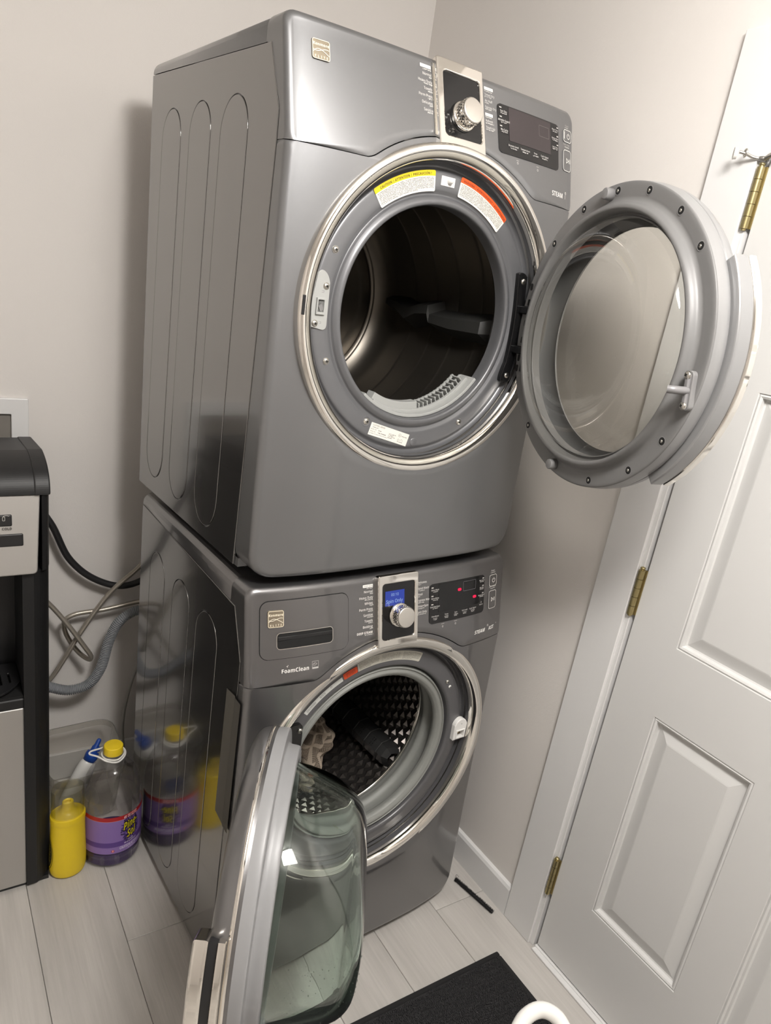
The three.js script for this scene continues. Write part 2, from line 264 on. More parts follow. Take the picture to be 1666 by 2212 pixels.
  // top cover, rounded along its long edges
  const tp = new THREE.Shape(), yt = c.sideTop[0] + 0.002, R = 0.026; tp.moveTo(0, yt); tp.lineTo(W, yt); tp.lineTo(W, c.H - R); tp.absarc(W - R, c.H - R, R, 0, PI / 2, false); tp.lineTo(R, c.H); tp.absarc(R, c.H - R, R, PI / 2, PI, false); tp.lineTo(0, yt);
  const tg = ext(tp, D - c.topFront, 0.002, 2, 12).translate(0, 0, -D);
  deform(toCreasedNormals(tg, 0.6), v => { const k = Math.min(1, Math.max(0, (v.z + D) / (D - c.topFront))); if (v.y < c.H - R * 0.9) v.y -= (c.sideTop[0] - c.sideTop[1]) * k; });
  obj('top_cover', toCreasedNormals(tg, 0.5), c.paint, t);
  obj('top_deck', [box(0.01, W - 0.01, c.H - 0.03, c.H - 0.012, -c.topFront - 0.02, -c.back - 0.012)], c.paint, t);
  // chrome ring on the front
  const rg = smooth2([[c.R, -0.012], [c.R + 0.0002, 0.010], [c.R, c.zr - 0.004], [c.R - 0.004, c.zr + 0.001], [c.R - 0.013, c.zr + 0.0015], [c.R - 0.0235, c.zr - 0.003], [c.R - 0.028, c.zr - 0.010], [c.R - 0.0295, c.zr - 0.03], [c.R - 0.030, -0.012]], 40);
  obj('chrome_ring', lathe(rg, 160).translate(cx, c.yc, 0), M.chrome, t);
  return { con, zf, cx };
}
// a thin printed patch that follows the front of an appliance
function printed(parent, name, c, x0, x1, y0, y1, px, draw, e = 0.0006, rough = 0.5) {
  const w = Math.round((x1 - x0) * px), h = Math.round((y1 - y0) * px);
  const tex = canvasTex(w, h, draw);
  const g = grid(10, 10, (u, v) => { const x = x0 + (x1 - x0) * u, y = y0 + (y1 - y0) * v; return [x, y, c.zf(x, y) + e]; });
  return obj(name, g, print(tex, rough), parent);
}
function ringOn(c, x0, x1, y0, y1, r, w, e) { // thin band round a rounded rectangle, following the front
  const per = (o) => rrShape(x0 - o, x1 + o, y0 - o, y1 + o, r + o).getSpacedPoints(160), A = per(0), B = per(w);
  return grid(160, 1, (u, v) => { const p = (v ? B : A)[Math.round(u * 160)]; return [p.x, p.y, c.zf(p.x, p.y) + e]; });
}
const onFront = (c, g, e = 0) => deform(g, v => { v.z += c.zf(v.x, v.y) + e; });
function slabOn(c, x0, x1, y0, y1, r, th, bev = 0.001, e = 0) { // rounded plate that follows the front
  const W = x1 - x0, H = y1 - y0; const g = grid(24, 24, (u, v) => [x0 + W * u, y0 + H * v, 0]);
  // clip the corners by pulling grid points into the rounded outline
  deform(g, v => { const cxx = Math.min(x1 - r, Math.max(x0 + r, v.x)), cyy = Math.min(y1 - r, Math.max(y0 + r, v.y)), dx = v.x - cxx, dy = v.y - cyy, m = Math.max(Math.abs(dx), Math.abs(dy)), l = Math.hypot(dx, dy); if (l > 1e-9 && Math.abs(dx) > 1e-9 && Math.abs(dy) > 1e-9) { v.x = cxx + dx / l * m; v.y = cyy + dy / l * m; } v.z = c.zf(v.x, v.y) + th + e; });
  const n = 24, P = g.attributes.position, ring = []; for (let i = 0; i <= n; i++) ring.push(i); for (let j = 1; j <= n; j++) ring.push(j * (n + 1) + n); for (let i = n - 1; i >= 0; i--) ring.push(n * (n + 1) + i); for (let j = n - 1; j >= 0; j--) ring.push(j * (n + 1));
  const side = grid(ring.length - 1, 1, (u, v) => { const k = ring[Math.round(u * (ring.length - 1))]; return [P.getX(k), P.getY(k), P.getZ(k) - v * (th + 0.004)]; });
  return mergeGeometries([flat(g), flat(side)]);
}
function frameOn(c, X, Y, ix, iy, r, ri, th) { // raised frame with an open window
  const s = rrShape(X[0], X[1], Y[0], Y[1], r); s.holes.push(rrShape(ix[0], ix[1], iy[0], iy[1], ri));
  const g = ext(s, th, 0.0022, 3, 8); const p = g.attributes.position;
  return g;
}
function bezel(t, c, X, Y, ix, iy) {
  const k = sub('dial_bezel', t);
  // flat plate tilted with the panel
  const za = c.zf(AW / 2, Y[0]) , zb = c.zf(AW / 2, Y[1] - 0.002), tilt = Math.atan2(za - zb, Y[1] - Y[0]);
  k.position.set(0, Y[0], za + 0.006); k.rotation.x = -tilt;
  const L = Math.hypot(Y[1] - Y[0], za - zb), q = y => (y - Y[0]) / (Y[1] - Y[0]) * L;
  const s = rrShape(X[0], X[1], 0, L + 0.004, 0.004); s.holes.push(rrShape(ix[0], ix[1], q(iy[0]), q(iy[1]), 0.007));
  obj('chrome_frame', ext(s, 0.009, 0.0025, 3, 8).translate(0, 0, -0.006), M.chrome, k);
  obj('backing', box(X[0] + 0.002, X[1] - 0.002, 0.002, L, -0.03, -0.004), M.chrome, k);
  obj('window', rbox(ix[0] - 0.002, ix[1] + 0.002, q(iy[0]) - 0.002, q(iy[1]) + 0.002, -0.003, 0.0025, 0.001), M.blackGloss, k);
  k.userData.q = q; return k;
}
function knob(k, x, y, len) {
  const n = sub('selector_knob', k, [x, y, 0.0025]);
  obj('skirt', lathe([[0.0, 0.0], [0.027, 0.0], [0.0265, 0.005], [0.024, 0.008], [0.0, 0.008]], 64), M.chrome, n);
  // cut facets round the grip
  const N = 26, rows = 5; const P = [];
  const R = (i, j) => { const a = 2 * PI * (i + (j % 2) * 0.5) / N, r = 0.0222 + 0.0008 * (j === 0 || j === rows ? 0 : 1); return [r * Math.cos(a), r * Math.sin(a), 0.006 + (len - 0.008) * j / rows]; };
  for (let j = 0; j < rows; j++) for (let i = 0; i < N; i++) { const o = j % 2; const a = R(i, j), b2 = R(i + 1, j), c2 = R(i + (o ? 1 : 0), j + 1), d = R(i + (o ? 0 : 1) + (o ? 0 : 0), j + 1); const e = R(i + 1 - (o ? 0 : 0), j + 1); 
    const m = [(a[0] + b2[0]) / 2 * 1.05, (a[1] + b2[1]) / 2 * 1.05, a[2] + (len - 0.008) / rows * 0.45]; const top = o ? R(i + 1, j + 1) : R(i, j + 1), tn = o ? R(i + 2, j + 1) : R(i + 1, j + 1);
    P.push(...a, ...b2, ...m, ...a, ...m, ...top, ...b2, ...top, ...m, ...b2, ...tn, ...top); }
  const g = new THREE.BufferGeometry(); g.setAttribute('position', new THREE.Float32BufferAttribute(P, 3)); g.computeVertexNormals();
  obj('grip', [g, disc(0.0215, len - 0.004, 48).translate(0, 0, len / 2)], M.chrome, n);
  obj('cap', lathe([[0.0, len + 0.0012], [0.0205, len + 0.001], [0.0225, len - 0.0005], [0.0228, len - 0.003], [0, len - 0.003]], 64), M.satin, n);
}
function lineText(x, s, X, Y, size, opt = {}) { x.font = (opt.style || '') + ' ' + size + 'px sans-serif'; x.textAlign = opt.align || 'left'; x.fillStyle = opt.fill || '#d6d4d0'; x.fillText(s, X, Y); }
function scribble(x, X, Y, w, h, col = '#c8c6c2') { // illegible small print as ticks
  x.fillStyle = col; let s = Math.round(X * 7 + Y * 13) || 3; const r = () => { s = (s * 16807 + 11) % 2147483647; return s / 2147483647; };
  for (let p = X; p < X + w;) { const k = h * (0.35 + 0.5 * r()); x.fillRect(p, Y - h * (0.7 + 0.3 * r()), Math.max(1, k * 0.7), h * (0.6 + 0.35 * r())); p += k * 1.05; if (r() < 0.15) p += h * 0.5; }
}
function badge(t, c, x0, x1, y0, y1) {
  const b = sub('emblem', t); b.userData.label = 'bronze square emblem';
  obj('emblem_plate', slabOn(c, x0, x1, y0, y1, 0.004, 0.0025), std(rgb(0.36, 0.31, 0.235), 0.3, 0.8), b);
  const tex = canvasTex(256, 256, (x, w, h) => {
    x.strokeStyle = '#efe3c8'; x.lineWidth = 9; x.beginPath(); x.roundRect(6, 6, w - 12, h - 12, 26); x.stroke();
    lineText(x, 'Kenmore', w / 2, 84, 54, { align: 'center', style: 'bold', fill: '#f2e8d2' });
    x.font = 'bold 44px sans-serif'; x.textAlign = 'center'; x.fillStyle = '#f2e8d2'; [...'ELITE'].forEach((ch, i) => x.fillText(ch, 44 + i * 42, 236));
    x.lineWidth = 8; x.strokeStyle = '#f6eedb'; x.beginPath(); x.moveTo(14, 170); x.bezierCurveTo(70, 100, 120, 110, 242, 190); x.stroke(); x.beginPath(); x.moveTo(14, 138); x.bezierCurveTo(90, 190, 150, 90, 242, 120); x.stroke();
  });
  const g = grid(6, 6, (u, v) => { const X = x0 + (x1 - x0) * u, Y = y0 + (y1 - y0) * v; return [X, Y, c.zf(X, Y) + 0.0031]; });
  obj('emblem_print', g, std(0xffffff, 0.3, 0.2, { map: tex, transparent: true }), b);
}
// arc-shaped paper label on the door recess
function arcLabel(t, name, cx, cy, r0, r1, a0, a1, z, draw, label, slope = 0) {
  const w = Math.round(Math.abs(rad(a1 - a0)) * (r0 + r1) / 2 * 4200), h = Math.round((r1 - r0) * 4200);
  const g = grid(32, 3, (u, v) => { const a = rad(a0 + (a1 - a0) * u), r = r0 + (r1 - r0) * v; return [cx + r * Math.cos(a), cy + r * Math.sin(a), z + slope * (r - r0)]; });
  const o = obj(name, g, print(canvasTex(w, h, draw), 0.55), t); if (label) o.userData.label = label; return o;
}
const fineRows = (x, X, Y, w, n, lh, h) => { for (let i = 0; i < n; i++) scribble(x, X, Y + i * lh, w * (i === n - 1 ? 0.7 : 1), h, '#55534f'); };
const HW = 1.0132, HDY = 1.032;

// ================================================================== dryer
{
  const t = thing('clothes_dryer', 'dark silver front-load dryer stacked on the washer, round door open to the right', 'dryer', [0, HDY, 0], 0.0609);
  const c = { H: 0.9586, D: 0.648, y0: 0, ys: 0.7655, yc: 0.516, R: 0.307, bow: 0.032, bowTop: 0.012, back: 0.045, strip: [0.031, 0.071, 0.083], kink: 0.812, sideTop: [0.929, 0.9125], topFront: 0.099, zr: 0.031, ribLean: 0.035, paint: M.paint, sidePaint: M.sideMetal, ribs: [[-0.516, 0.054, 0.046, 0.852], [-0.360, 0.053, 0.040, 0.852], [-0.200, 0.058, 0.032, 0.848]] };
  const { zf, cx } = appliance(t, c), yc = c.yc;
  for (const [x, z] of [[0.06, -0.10], [0.626, -0.10], [0.06, -0.58], [0.626, -0.58]]) obj('foot', latheY([[0, -0.0185], [0.02, -0.0185], [0.02, -0.006], [0.012, 0.0], [0.012, 0.006], [0, 0.006]], 24).translate(x, 0, z), M.black, t);
  // recess behind the door: lip, flat land, channel
  const rec = smooth2([[0.2775, 0.012], [0.2765, -0.008], [0.271, -0.0145], [0.2655, -0.012], [0.262, -0.006], [0.25, -0.004], [0.232, -0.004], [0.2265, -0.0065], [0.2225, -0.008], [0.218, -0.003], [0.211, 0.0012], [0.2055, 0.0], [0.2032, -0.006], [0.203, -0.03]], 80);
  obj('door_recess', lathe(rec, 160).translate(cx, yc, 0), M.recess, t);
  // drum
  const dr = sub('drum', t, [cx, yc, 0]);
  const sm = [[0.204, -0.03], [0.215, -0.046], [0.262, -0.05], [0.279, -0.07]]; for (let k = 0; k < 4; k++) { const z = -0.15 - k * 0.085; sm.push([0.279, z + 0.006], [0.2765, z + 0.002], [0.2765, z - 0.002], [0.279, z - 0.006]); }
  sm.push([0.279, -0.47], [0.272, -0.50], [0.255, -0.525], [0.236, -0.533], [0.233, -0.538]);
  obj('drum_shell', lathe(sm, 128), M.drum, dr);
  obj('drum_back', lathe([[0.233, -0.537], [0.228, -0.541], [0.222, -0.541], [0.218, -0.535], [0.19, -0.535], [0.186, -0.541], [0.10, -0.541], [0.096, -0.533], [0, -0.533]], 96), M.drum, dr);
  for (let k = 0; k < 3; k++) { // zigzag lifters
    const a = rad(-3 + k * 120), g = []; const seg = [[-0.50, -0.40, 1], [-0.40, -0.29, -1], [-0.29, -0.10, 1]];
    const w = (z, s) => 0.018;
    const cross = (z, off, h, half) => { const o = []; for (const [du, hh] of [[-half, 0.0], [-half * 0.35, h], [half * 0.35, h], [half, 0.0]]) o.push([0.2795 - hh, off + du, z]); return o; };
    const secs = [cross(-0.50, 0.02, 0.03, 0.02), cross(-0.43, 0.012, 0.045, 0.028), cross(-0.385, -0.004, 0.05, 0.034), cross(-0.33, 0.012, 0.06, 0.03), cross(-0.29, 0.016, 0.055, 0.028), cross(-0.285, -0.004, 0.05, 0.028), cross(-0.20, -0.008, 0.055, 0.032), cross(-0.10, -0.004, 0.05, 0.038), cross(-0.075, -0.002, 0.012, 0.03)];
    const lg = grid(secs.length - 1, 3, (u, v) => { const q = secs[Math.round(u * (secs.length - 1))][Math.round(v * 3)]; return [q[0] * Math.cos(a) - q[1] * Math.sin(a), q[0] * Math.sin(a) + q[1] * Math.cos(a), q[2]]; });
    const lf = obj('lifter', toCreasedNormals(lg, 0.4), std(rgb(0.032, 0.032, 0.03), 0.5), dr);
  }
  // lint filter at the bottom of the opening
  const lf = sub('lint_filter', t, [cx, yc, 0]); lf.userData.label = 'pale grey lint filter with a grille';
  const arcBox = (r0, r1, a0, a1, z0, z1, n = 24) => { const s = new THREE.Shape(); s.absarc(0, 0, r1, rad(a0), rad(a1), false); s.absarc(0, 0, r0, rad(a1), rad(a0), true); s.closePath(); return ext(s, z1 - z0, 0.0012, 2, n).translate(0, 0, z0); };
  obj('filter_seat', arcBox(0.196, 0.2022, -128, -36, -0.058, -0.012, 40), M.plasticLight, lf);
  obj('filter_handle', arcBox(0.176, 0.196, -117, -80, -0.060, -0.038), M.plasticLight, lf);
  obj('filter_rim', [arcBox(0.190, 0.197, -117, -38, -0.036, -0.03, 40), arcBox(0.181, 0.186, -79, -40, -0.064, -0.060, 30), arcBox(0.186, 0.190, -79, -38, -0.05, -0.047, 30)], M.plasticLight, lf);
  const bars = []; for (let k = 0; k < 12; k++) bars.push(arcBox(0.181, 0.197, -79 + k * 3.4, -78.2 + k * 3.4, -0.066, -0.036, 1)); obj('filter_grille', bars, M.plasticLight, lf);
  obj('filter_screen', arcBox(0.1985, 0.2, -80, -38, -0.064, -0.034), M.dark, lf);
  // fastenings and labels in the recess
  for (const [x, y] of [[0.115, 0.613], [0.120, 0.419], [0.227, 0.307], [0.469, 0.306]]) screwAt(t, x, y, -0.0035);
  for (const [x, y] of [[0.227, 0.307], [0.469, 0.306]]) obj('screw_well', lathe([[0.0075, -0.004], [0.009, -0.0028], [0.0105, -0.0035]], 24).translate(x, y, 0), M.recess, t);
  obj('plug', lathe([[0, 0.0], [0.0075, -0.0004], [0.0085, -0.003], [0.0085, -0.005]], 28).translate(0.352, 0.264, -0.0015), M.recess, t);
  { const L = sub('latch_plate', t); L.userData.label = 'pale grey latch plate';
    const s = new THREE.Shape(); s.moveTo(0.0805, 0.478); s.lineTo(0.104, 0.474); s.quadraticCurveTo(0.1115, 0.475, 0.1118, 0.484); s.lineTo(0.1105, 0.556); s.quadraticCurveTo(0.105, 0.575, 0.0925, 0.5765); s.quadraticCurveTo(0.086, 0.575, 0.084, 0.57); s.lineTo(0.0765, 0.52); s.closePath();
    obj('plate', ext(s, 0.0022, 0.0006, 2, 10).translate(0, 0, -0.004), M.plasticLight, L);
    const f = rrShape(0.0855, 0.1035, 0.5005, 0.5295, 0.001); f.holes.push(rrShape(0.0885, 0.1005, 0.505, 0.526, 0.0008)); obj('latch_frame', ext(f, 0.004, 0.0005, 1).translate(0, 0, -0.0018), M.plasticLight, L);
    obj('latch_pocket', box(0.0885, 0.1005, 0.505, 0.526, -0.0016, -0.0012), M.dark, L);
    obj('latch_tongue', [at(box(-0.004, 0.004, -0.005, 0.006, 0, 0.0012), 0.0965, 0.512, -0.001, 0, 0, 0.5)], M.plasticGrey, L);
    for (const y of [0.5415, 0.488]) obj('mark', [box(0.095, 0.0995, y, y + 0.0006, -0.0014, -0.0011), box(0.0991, 0.0997, y - 0.003, y + 0.0006, -0.0014, -0.0011), box(0.095, 0.0995, y - 0.003, y - 0.0024, -0.0014, -0.0011)], M.plasticGrey, L);
    screwAt(L, 0.103, 0.550, -0.0016); screwAt(L, 0.0868, 0.4845, -0.0016); }
  obj('ring_slot', at(rbox(-0.0028, 0.0028, -0.0165, 0.0165, -0.003, 0.003, 0.001), 0.0425, 0.516, 0.0305, 0, -0.15, 0), M.black, t);
  { const s = sub('door_switch', t); obj('plate', at(rbox(-0.0165, 0.0165, -0.0085, 0.0085, 0, 0.003, 0.001), 0.343, 0.763, -0.005), M.white, s); obj('button', new THREE.SphereGeometry(0.0052, 20, 14).scale(1, 1, 1.5).translate(0.345, 0.764, 0.001), M.whitePlastic, s); }
  const head = (col, s, dark) => (x, w, h) => { x.fillStyle = '#dcd9d2'; x.beginPath(); x.roundRect(0, 0, w, h, 12); x.fill(); x.fillStyle = col; x.beginPath(); x.roundRect(0, 0, w, h * 0.27, [12, 12, 0, 0]); x.fill(); lineText(x, s, w / 2, h * 0.215, h * 0.165, { align: 'center', style: 'bold', fill: dark }); fineRows(x, 14, h * 0.37, w - 28, 9, h * 0.068, h * 0.05); };
  arcLabel(t, 'caution_label', cx, yc, 0.2275, 0.2635, 128.6, 97.1, -0.0032, head('#d7bf14', '\u26A0 CAUTION | ATTENTION | PRECAUCI\u00D3N !', '#2a2408'), 'white and yellow caution label');
  arcLabel(t, 'warning_label', cx, yc, 0.2275, 0.2635, 83, 51.4, -0.0032, head('#d8541d', '\u26A0 WARNING | AVERTISSEMENT | ADVERTENCIA', '#5a1c08'), 'white and orange warning label');
  { const tex = canvasTex(440, 110, (x, w, h) => { x.fillStyle = '#dedbd3'; x.fillRect(0, 0, w, h); x.fillStyle = '#2c2b2a'; lineText(x, 'CLOTHES DRYER', 20, 24, 19, { fill: '#3a3937' }); scribble(x, 26, 40, 70, 8, '#555'); lineText(x, 'MODEL NO.', 10, 58, 13, { fill: '#555' }); lineText(x, '85189', 96, 58, 13, { style: 'bold', fill: '#333' }); lineText(x, 'SERIAL NO.', 10, 78, 13, { fill: '#555' }); scribble(x, 96, 78, 90, 11, '#444'); scribble(x, 10, 94, 200, 7, '#777'); scribble(x, 215, 52, 80, 8, '#555'); scribble(x, 215, 64, 60, 8, '#555'); scribble(x, 215, 76, 75, 8, '#555'); scribble(x, 215, 88, 50, 8, '#555'); scribble(x, 330, 96, 60, 7, '#777'); x.strokeStyle = '#444'; x.lineWidth = 2; for (const [X, Y, R] of [[338, 34, 14], [338, 76, 10], [374, 78, 13]]) { x.beginPath(); x.arc(X, Y, R, 0, 7); x.stroke(); } lineText(x, 'UL', 338, 39, 13, { align: 'center', style: 'bold', fill: '#333' }); scribble(x, 362, 40, 60, 8, '#555'); });
    const A = [0.241, 0.306], B2 = [0.340, 0.279], ang = Math.atan2(B2[1] - A[1], B2[0] - A[0]); const g = grid(4, 2, (u, v) => { const lx = u * 0.1025, ly = (v - 1) * 0.0255; return [A[0] + lx * Math.cos(ang) - ly * Math.sin(ang), A[1] + lx * Math.sin(ang) + ly * Math.cos(ang), -0.0034]; }); const o = obj('data_label', g, std(0xffffff, 0.5, 0, { map: tex }), t); o.userData.label = 'white rating label'; }
  // black hinge on the recess
  { const h = sub('door_hinge', t); h.userData.label = 'black door hinge';
    const s = new THREE.Shape(); s.moveTo(0.561, 0.624); s.quadraticCurveTo(0.575, 0.632, 0.588, 0.620); s.lineTo(0.592, 0.575); s.lineTo(0.602, 0.56); s.lineTo(0.602, 0.472); s.lineTo(0.594, 0.455); s.lineTo(0.588, 0.402); s.quadraticCurveTo(0.576, 0.392, 0.562, 0.400); s.quadraticCurveTo(0.558, 0.41, 0.569, 0.44); s.quadraticCurveTo(0.578, 0.516, 0.566, 0.585); s.closePath();
    obj('bracket', ext(s, 0.010, 0.0025, 3, 12).translate(0, 0, -0.006), M.blackGloss, h);
    for (const [y0, y1] of [[0.545, 0.562], [0.462, 0.479]]) obj('hinge_arm', [rbox(0.578, 0.606, y0, y1, -0.004, 0.045, 0.004), new THREE.CylinderGeometry(0.008, 0.008, y1 - y0, 20).translate(0.585, (y0 + y1) / 2, 0.044)], M.blackGloss, h);
    screwAt(h, 0.5765, 0.6095, 0.0065, 0.95); screwAt(h, 0.5765, 0.4125, 0.0065, 0.95); }
  // control panel
  badge(t, c, 0.0442, 0.0755, 0.894, 0.924);
  const K = bezel(t, c, [0.2895, 0.4008], [0.8105, 0.9575], [0.304, 0.392], [0.834, 0.9405]), q = K.userData.q; delete K.userData.q;
  knob(K, 0.348, q(0.872), 0.03);
  obj('panel_edge', grid(1, 16, (u, v) => { const y = 0.832 + 0.118 * v; return [0.2866 + 0.0022 * u, y, zf(0.288, y) + 0.0012 * (1 - u) + 0.0004]; }), M.chrome, t);
  printed(t, 'cycle_print', c, 0.248, 0.2875, 0.862, 0.944, 9000, (x, w, h) => { x.fillStyle = '#d2d0cc'; x.beginPath(); x.roundRect(w * 0.3, 10, w * 0.62, 52, 8); x.fill(); lineText(x, '\u25A1 Sensor Dry', w * 0.61, 50, 38, { align: 'center', fill: '#86878a' }); scribble(x, w * 0.45, 92, w * 0.46, 22);
    ['Normal', 'Heavy Duty', 'Towels', 'Perm Press', 'Delicates', 'Sanitize'].forEach((s, i) => { lineText(x, s, w * 0.95, 168 + i * 106, 56, { align: 'right' }); const lw = [0.16, 0.5, 0.26, 0.28, 0.2, 0.34][i] * w; scribble(x, w * 0.95 - lw, 198 + i * 106, lw, 24); }); });
  printed(t, 'option_print', c, 0.412, 0.444, 0.861, 0.944, 9000, (x, w, h) => { const pill = (y, wd, s) => { x.fillStyle = '#d2d0cc'; x.beginPath(); x.roundRect(w * 0.06, y, w * wd, 50, 8); x.fill(); lineText(x, s, w * 0.1, y + 40, 36, { fill: '#86878a' }); }; pill(10, 0.72, 'Manual Dry'); scribble(x, w * 0.08, 88, w * 0.6, 20); ['Timed Dry', 'Air Fluff', 'Express Dry'].forEach((s, i) => { lineText(x, s, w * 0.08, 148 + i * 98, 50); scribble(x, w * 0.08, 176 + i * 98, w * [0.55, 0.3, 0.5][i], 22); }); pill(422, 0.62, 'Steam'); scribble(x, w * 0.08, 498, w * 0.5, 20); ['Refresh', 'Touch Up'].forEach((s, i) => { lineText(x, s, w * 0.08, 562 + i * 102, 50); scribble(x, w * 0.08, 592 + i * 102, w * 0.62, 22); }); });
  { const dsp = sub('display', t); dsp.userData.label = 'black display with a dim screen';
    obj('display_panel', slabOn(c, 0.4465, 0.630, 0.835, 0.9225, 0.008, 0.0012), M.display, dsp);
    obj('screen', slabOn(c, 0.4762, 0.602, 0.8605, 0.9205, 0.001, 0.0018), M.screen, dsp);
    printed(dsp, 'display_print', c, 0.4465, 0.630, 0.835, 0.9225, 6000, (x, w, h) => { const gx = v => (v - 0.4465) / 0.1835 * w, gy = v => (0.9225 - v) / 0.0875 * h; x.strokeStyle = '#8b8684'; x.lineWidth = 3; x.beginPath(); x.roundRect(gx(0.5645), gy(0.9085), gx(0.5955) - gx(0.5645), gy(0.8885) - gy(0.9085), 8); x.stroke();
      [['Sort Dry'], ['Wrinkle Guard'], ['My Cycle']].forEach(([s], i) => { const y = gy(0.913 - i * 0.0165); x.fillStyle = '#b9b6b2'; x.fillRect(gx(0.4505), y - 22, 36, 13); lineText(x, s, gx(0.462), y + 30, 30, { align: 'center', fill: '#d8d6d2' }); scribble(x, gx(0.4535), y + 50, 96, 14); });
      [['Dryness Level', 0.486], ['Temperature', 0.520], ['Time', 0.551], ['Cycle Signal', 0.580]].forEach(([s, X]) => { lineText(x, s, gx(X), gy(0.8505), 28, { align: 'center', fill: '#d8d6d2' }); scribble(x, gx(X) - 50, gy(0.8465), 100, 14); });
      ['More Time', 'Damp Alert', 'Less Time'].forEach((s, i) => { const y = gy(0.914 - i * 0.0165); x.fillStyle = '#b9b6b2'; x.fillRect(gx(0.622), y - 20, 34, 14); lineText(x, s, gx(0.6165), y + 26, 26, { align: 'center', fill: '#d8d6d2' }); scribble(x, gx(0.608), y + 46, 100, 14); });
      x.strokeStyle = '#3a3838'; x.lineWidth = 2; for (const yy of [0.9055, 0.889, 0.872]) { x.beginPath(); x.moveTo(gx(0.4465), gy(yy)); x.lineTo(gx(0.476), gy(yy)); x.stroke(); } }, 0.0024);
  }
  for (const [y0, y1] of [[0.8965, 0.9205], [0.8405, 0.8815]]) { const bt = sub('push_button', t); obj('button_cap', slabOn(c, 0.6475, 0.6765, y0, y1, 0.006, 0.0012), M.paint, bt);
    printed(bt, 'button_print', c, 0.647, 0.677, y0 - 0.0005, y1 + 0.0005, 8000, (x, w, h) => { x.strokeStyle = '#e4e2dd'; x.lineWidth = 9; x.beginPath(); x.roundRect(8, 8, w - 16, h - 16, 48); x.stroke(); const Y = h / 2; x.lineWidth = 10; if (y0 > 0.89) { x.beginPath(); x.arc(w * 0.62, Y, 38, -1.1, PI + 1.1); x.stroke(); x.beginPath(); x.moveTo(w * 0.62, Y - 50); x.lineTo(w * 0.62, Y - 4); x.stroke(); x.lineWidth = 16; x.beginPath(); x.moveTo(34, 40); x.lineTo(34, h - 50); x.stroke(); } else { x.beginPath(); x.moveTo(w * 0.42, Y - 36); x.lineTo(w * 0.42, Y + 36); x.lineTo(w * 0.68, Y); x.closePath(); x.stroke(); x.beginPath(); x.moveTo(w * 0.74, Y - 36); x.lineTo(w * 0.74, Y + 36); x.moveTo(w * 0.86, Y - 36); x.lineTo(w * 0.86, Y + 36); x.stroke(); } }, 0.0018); }
  printed(t, 'button_caption', c, 0.645, 0.68, 0.883, 0.930, 5000, (x, w, h) => { lineText(x, 'Power', w * 0.46, 18, 24, { align: 'center', fill: '#bcb9b5' }); scribble(x, w * 0.25, 34, 60, 10); lineText(x, 'Start / Pause', w * 0.5, 198, 24, { align: 'center', fill: '#bcb9b5' }); scribble(x, w * 0.25, 220, 80, 12); });
  printed(t, 'steam_print', c, 0.604, 0.672, 0.778, 0.803, 7000, (x, w, h) => { lineText(x, 'STEAM', 10, h * 0.72, 92, { style: 'bold', fill: '#e2e0dc' }); x.strokeStyle = '#e2e0dc'; x.lineWidth = 7; x.beginPath(); x.arc(w * 0.80, h * 0.26, 16, PI * 0.7, PI * 2.5); x.stroke(); x.beginPath(); x.moveTo(w * 0.80 - 10, h * 0.4); x.lineTo(w * 0.77, h * 0.72); x.stroke(); });
  printed(t, 'lock_print', c, 0.49, 0.575, 0.812, 0.836, 5000, (x, w, h) => { x.strokeStyle = '#cfccc8'; x.lineWidth = 4; for (const X of [0.09, 0.80]) { x.beginPath(); x.arc(w * X, h * 0.55 + (X > 0.5 ? 0 : -8), 9, 0, 7); x.stroke(); x.beginPath(); x.moveTo(w * X - 18, h * 0.3); x.lineTo(w * X + 18, h * 0.3); x.stroke(); } });

  // open round door
  const d = sub('door', t, [0.5795, 0.5225, 0.048]); d.rotation.y = rad(76.3); d.userData.label = 'open round glass door with a grey rim';
  const C = -0.2275, dx = g => g.translate(C, 0, 0);
  const inner = smooth2([[0.2705, 0.004], [0.2705, 0.0015], [0.268, 0], [0.25, 0], [0.2435, 0.0], [0.2385, -0.003], [0.2345, -0.010], [0.2305, -0.0145], [0.2265, -0.0155], [0.2235, -0.0145], [0.2215, -0.009], [0.219, 0.004], [0.2165, 0.006], [0.214, 0.002], [0.2125, 0.003], [0.2125, 0.02]], 90);
  const rim = obj('inner_rim', dx(lathe(inner, 160)), M.doorGrey, d);
  obj('outer_shell', dx(lathe(smooth2([[0.2702, 0.004], [0.2718, 0.012], [0.2725, 0.026], [0.271, 0.0275]], 16).concat([[0.2685, 0.0278], [0.2685, 0.0305]], smooth2([[0.271, 0.031], [0.2715, 0.04], [0.2665, 0.052], [0.252, 0.060], [0.225, 0.062], [0.206, 0.060], [0.203, 0.054]], 30)), 160)), M.doorGreyLight, d);
  obj('glass_bowl', dx(lathe(smooth2([[0.2135, 0.004], [0.211, -0.006], [0.203, -0.017], [0.188, -0.027], [0.165, -0.0345], [0.13, -0.040], [0.06, -0.044], [0, -0.045]], 60), 128)), pane(rgb(0.90, 0.90, 0.88), 0.01), d);
  obj('glass_cover', dx(lathe([[0.206, 0.056], [0.12, 0.063], [0, 0.066]], 96)), pane(rgb(0.84, 0.83, 0.80), 0.03), d);
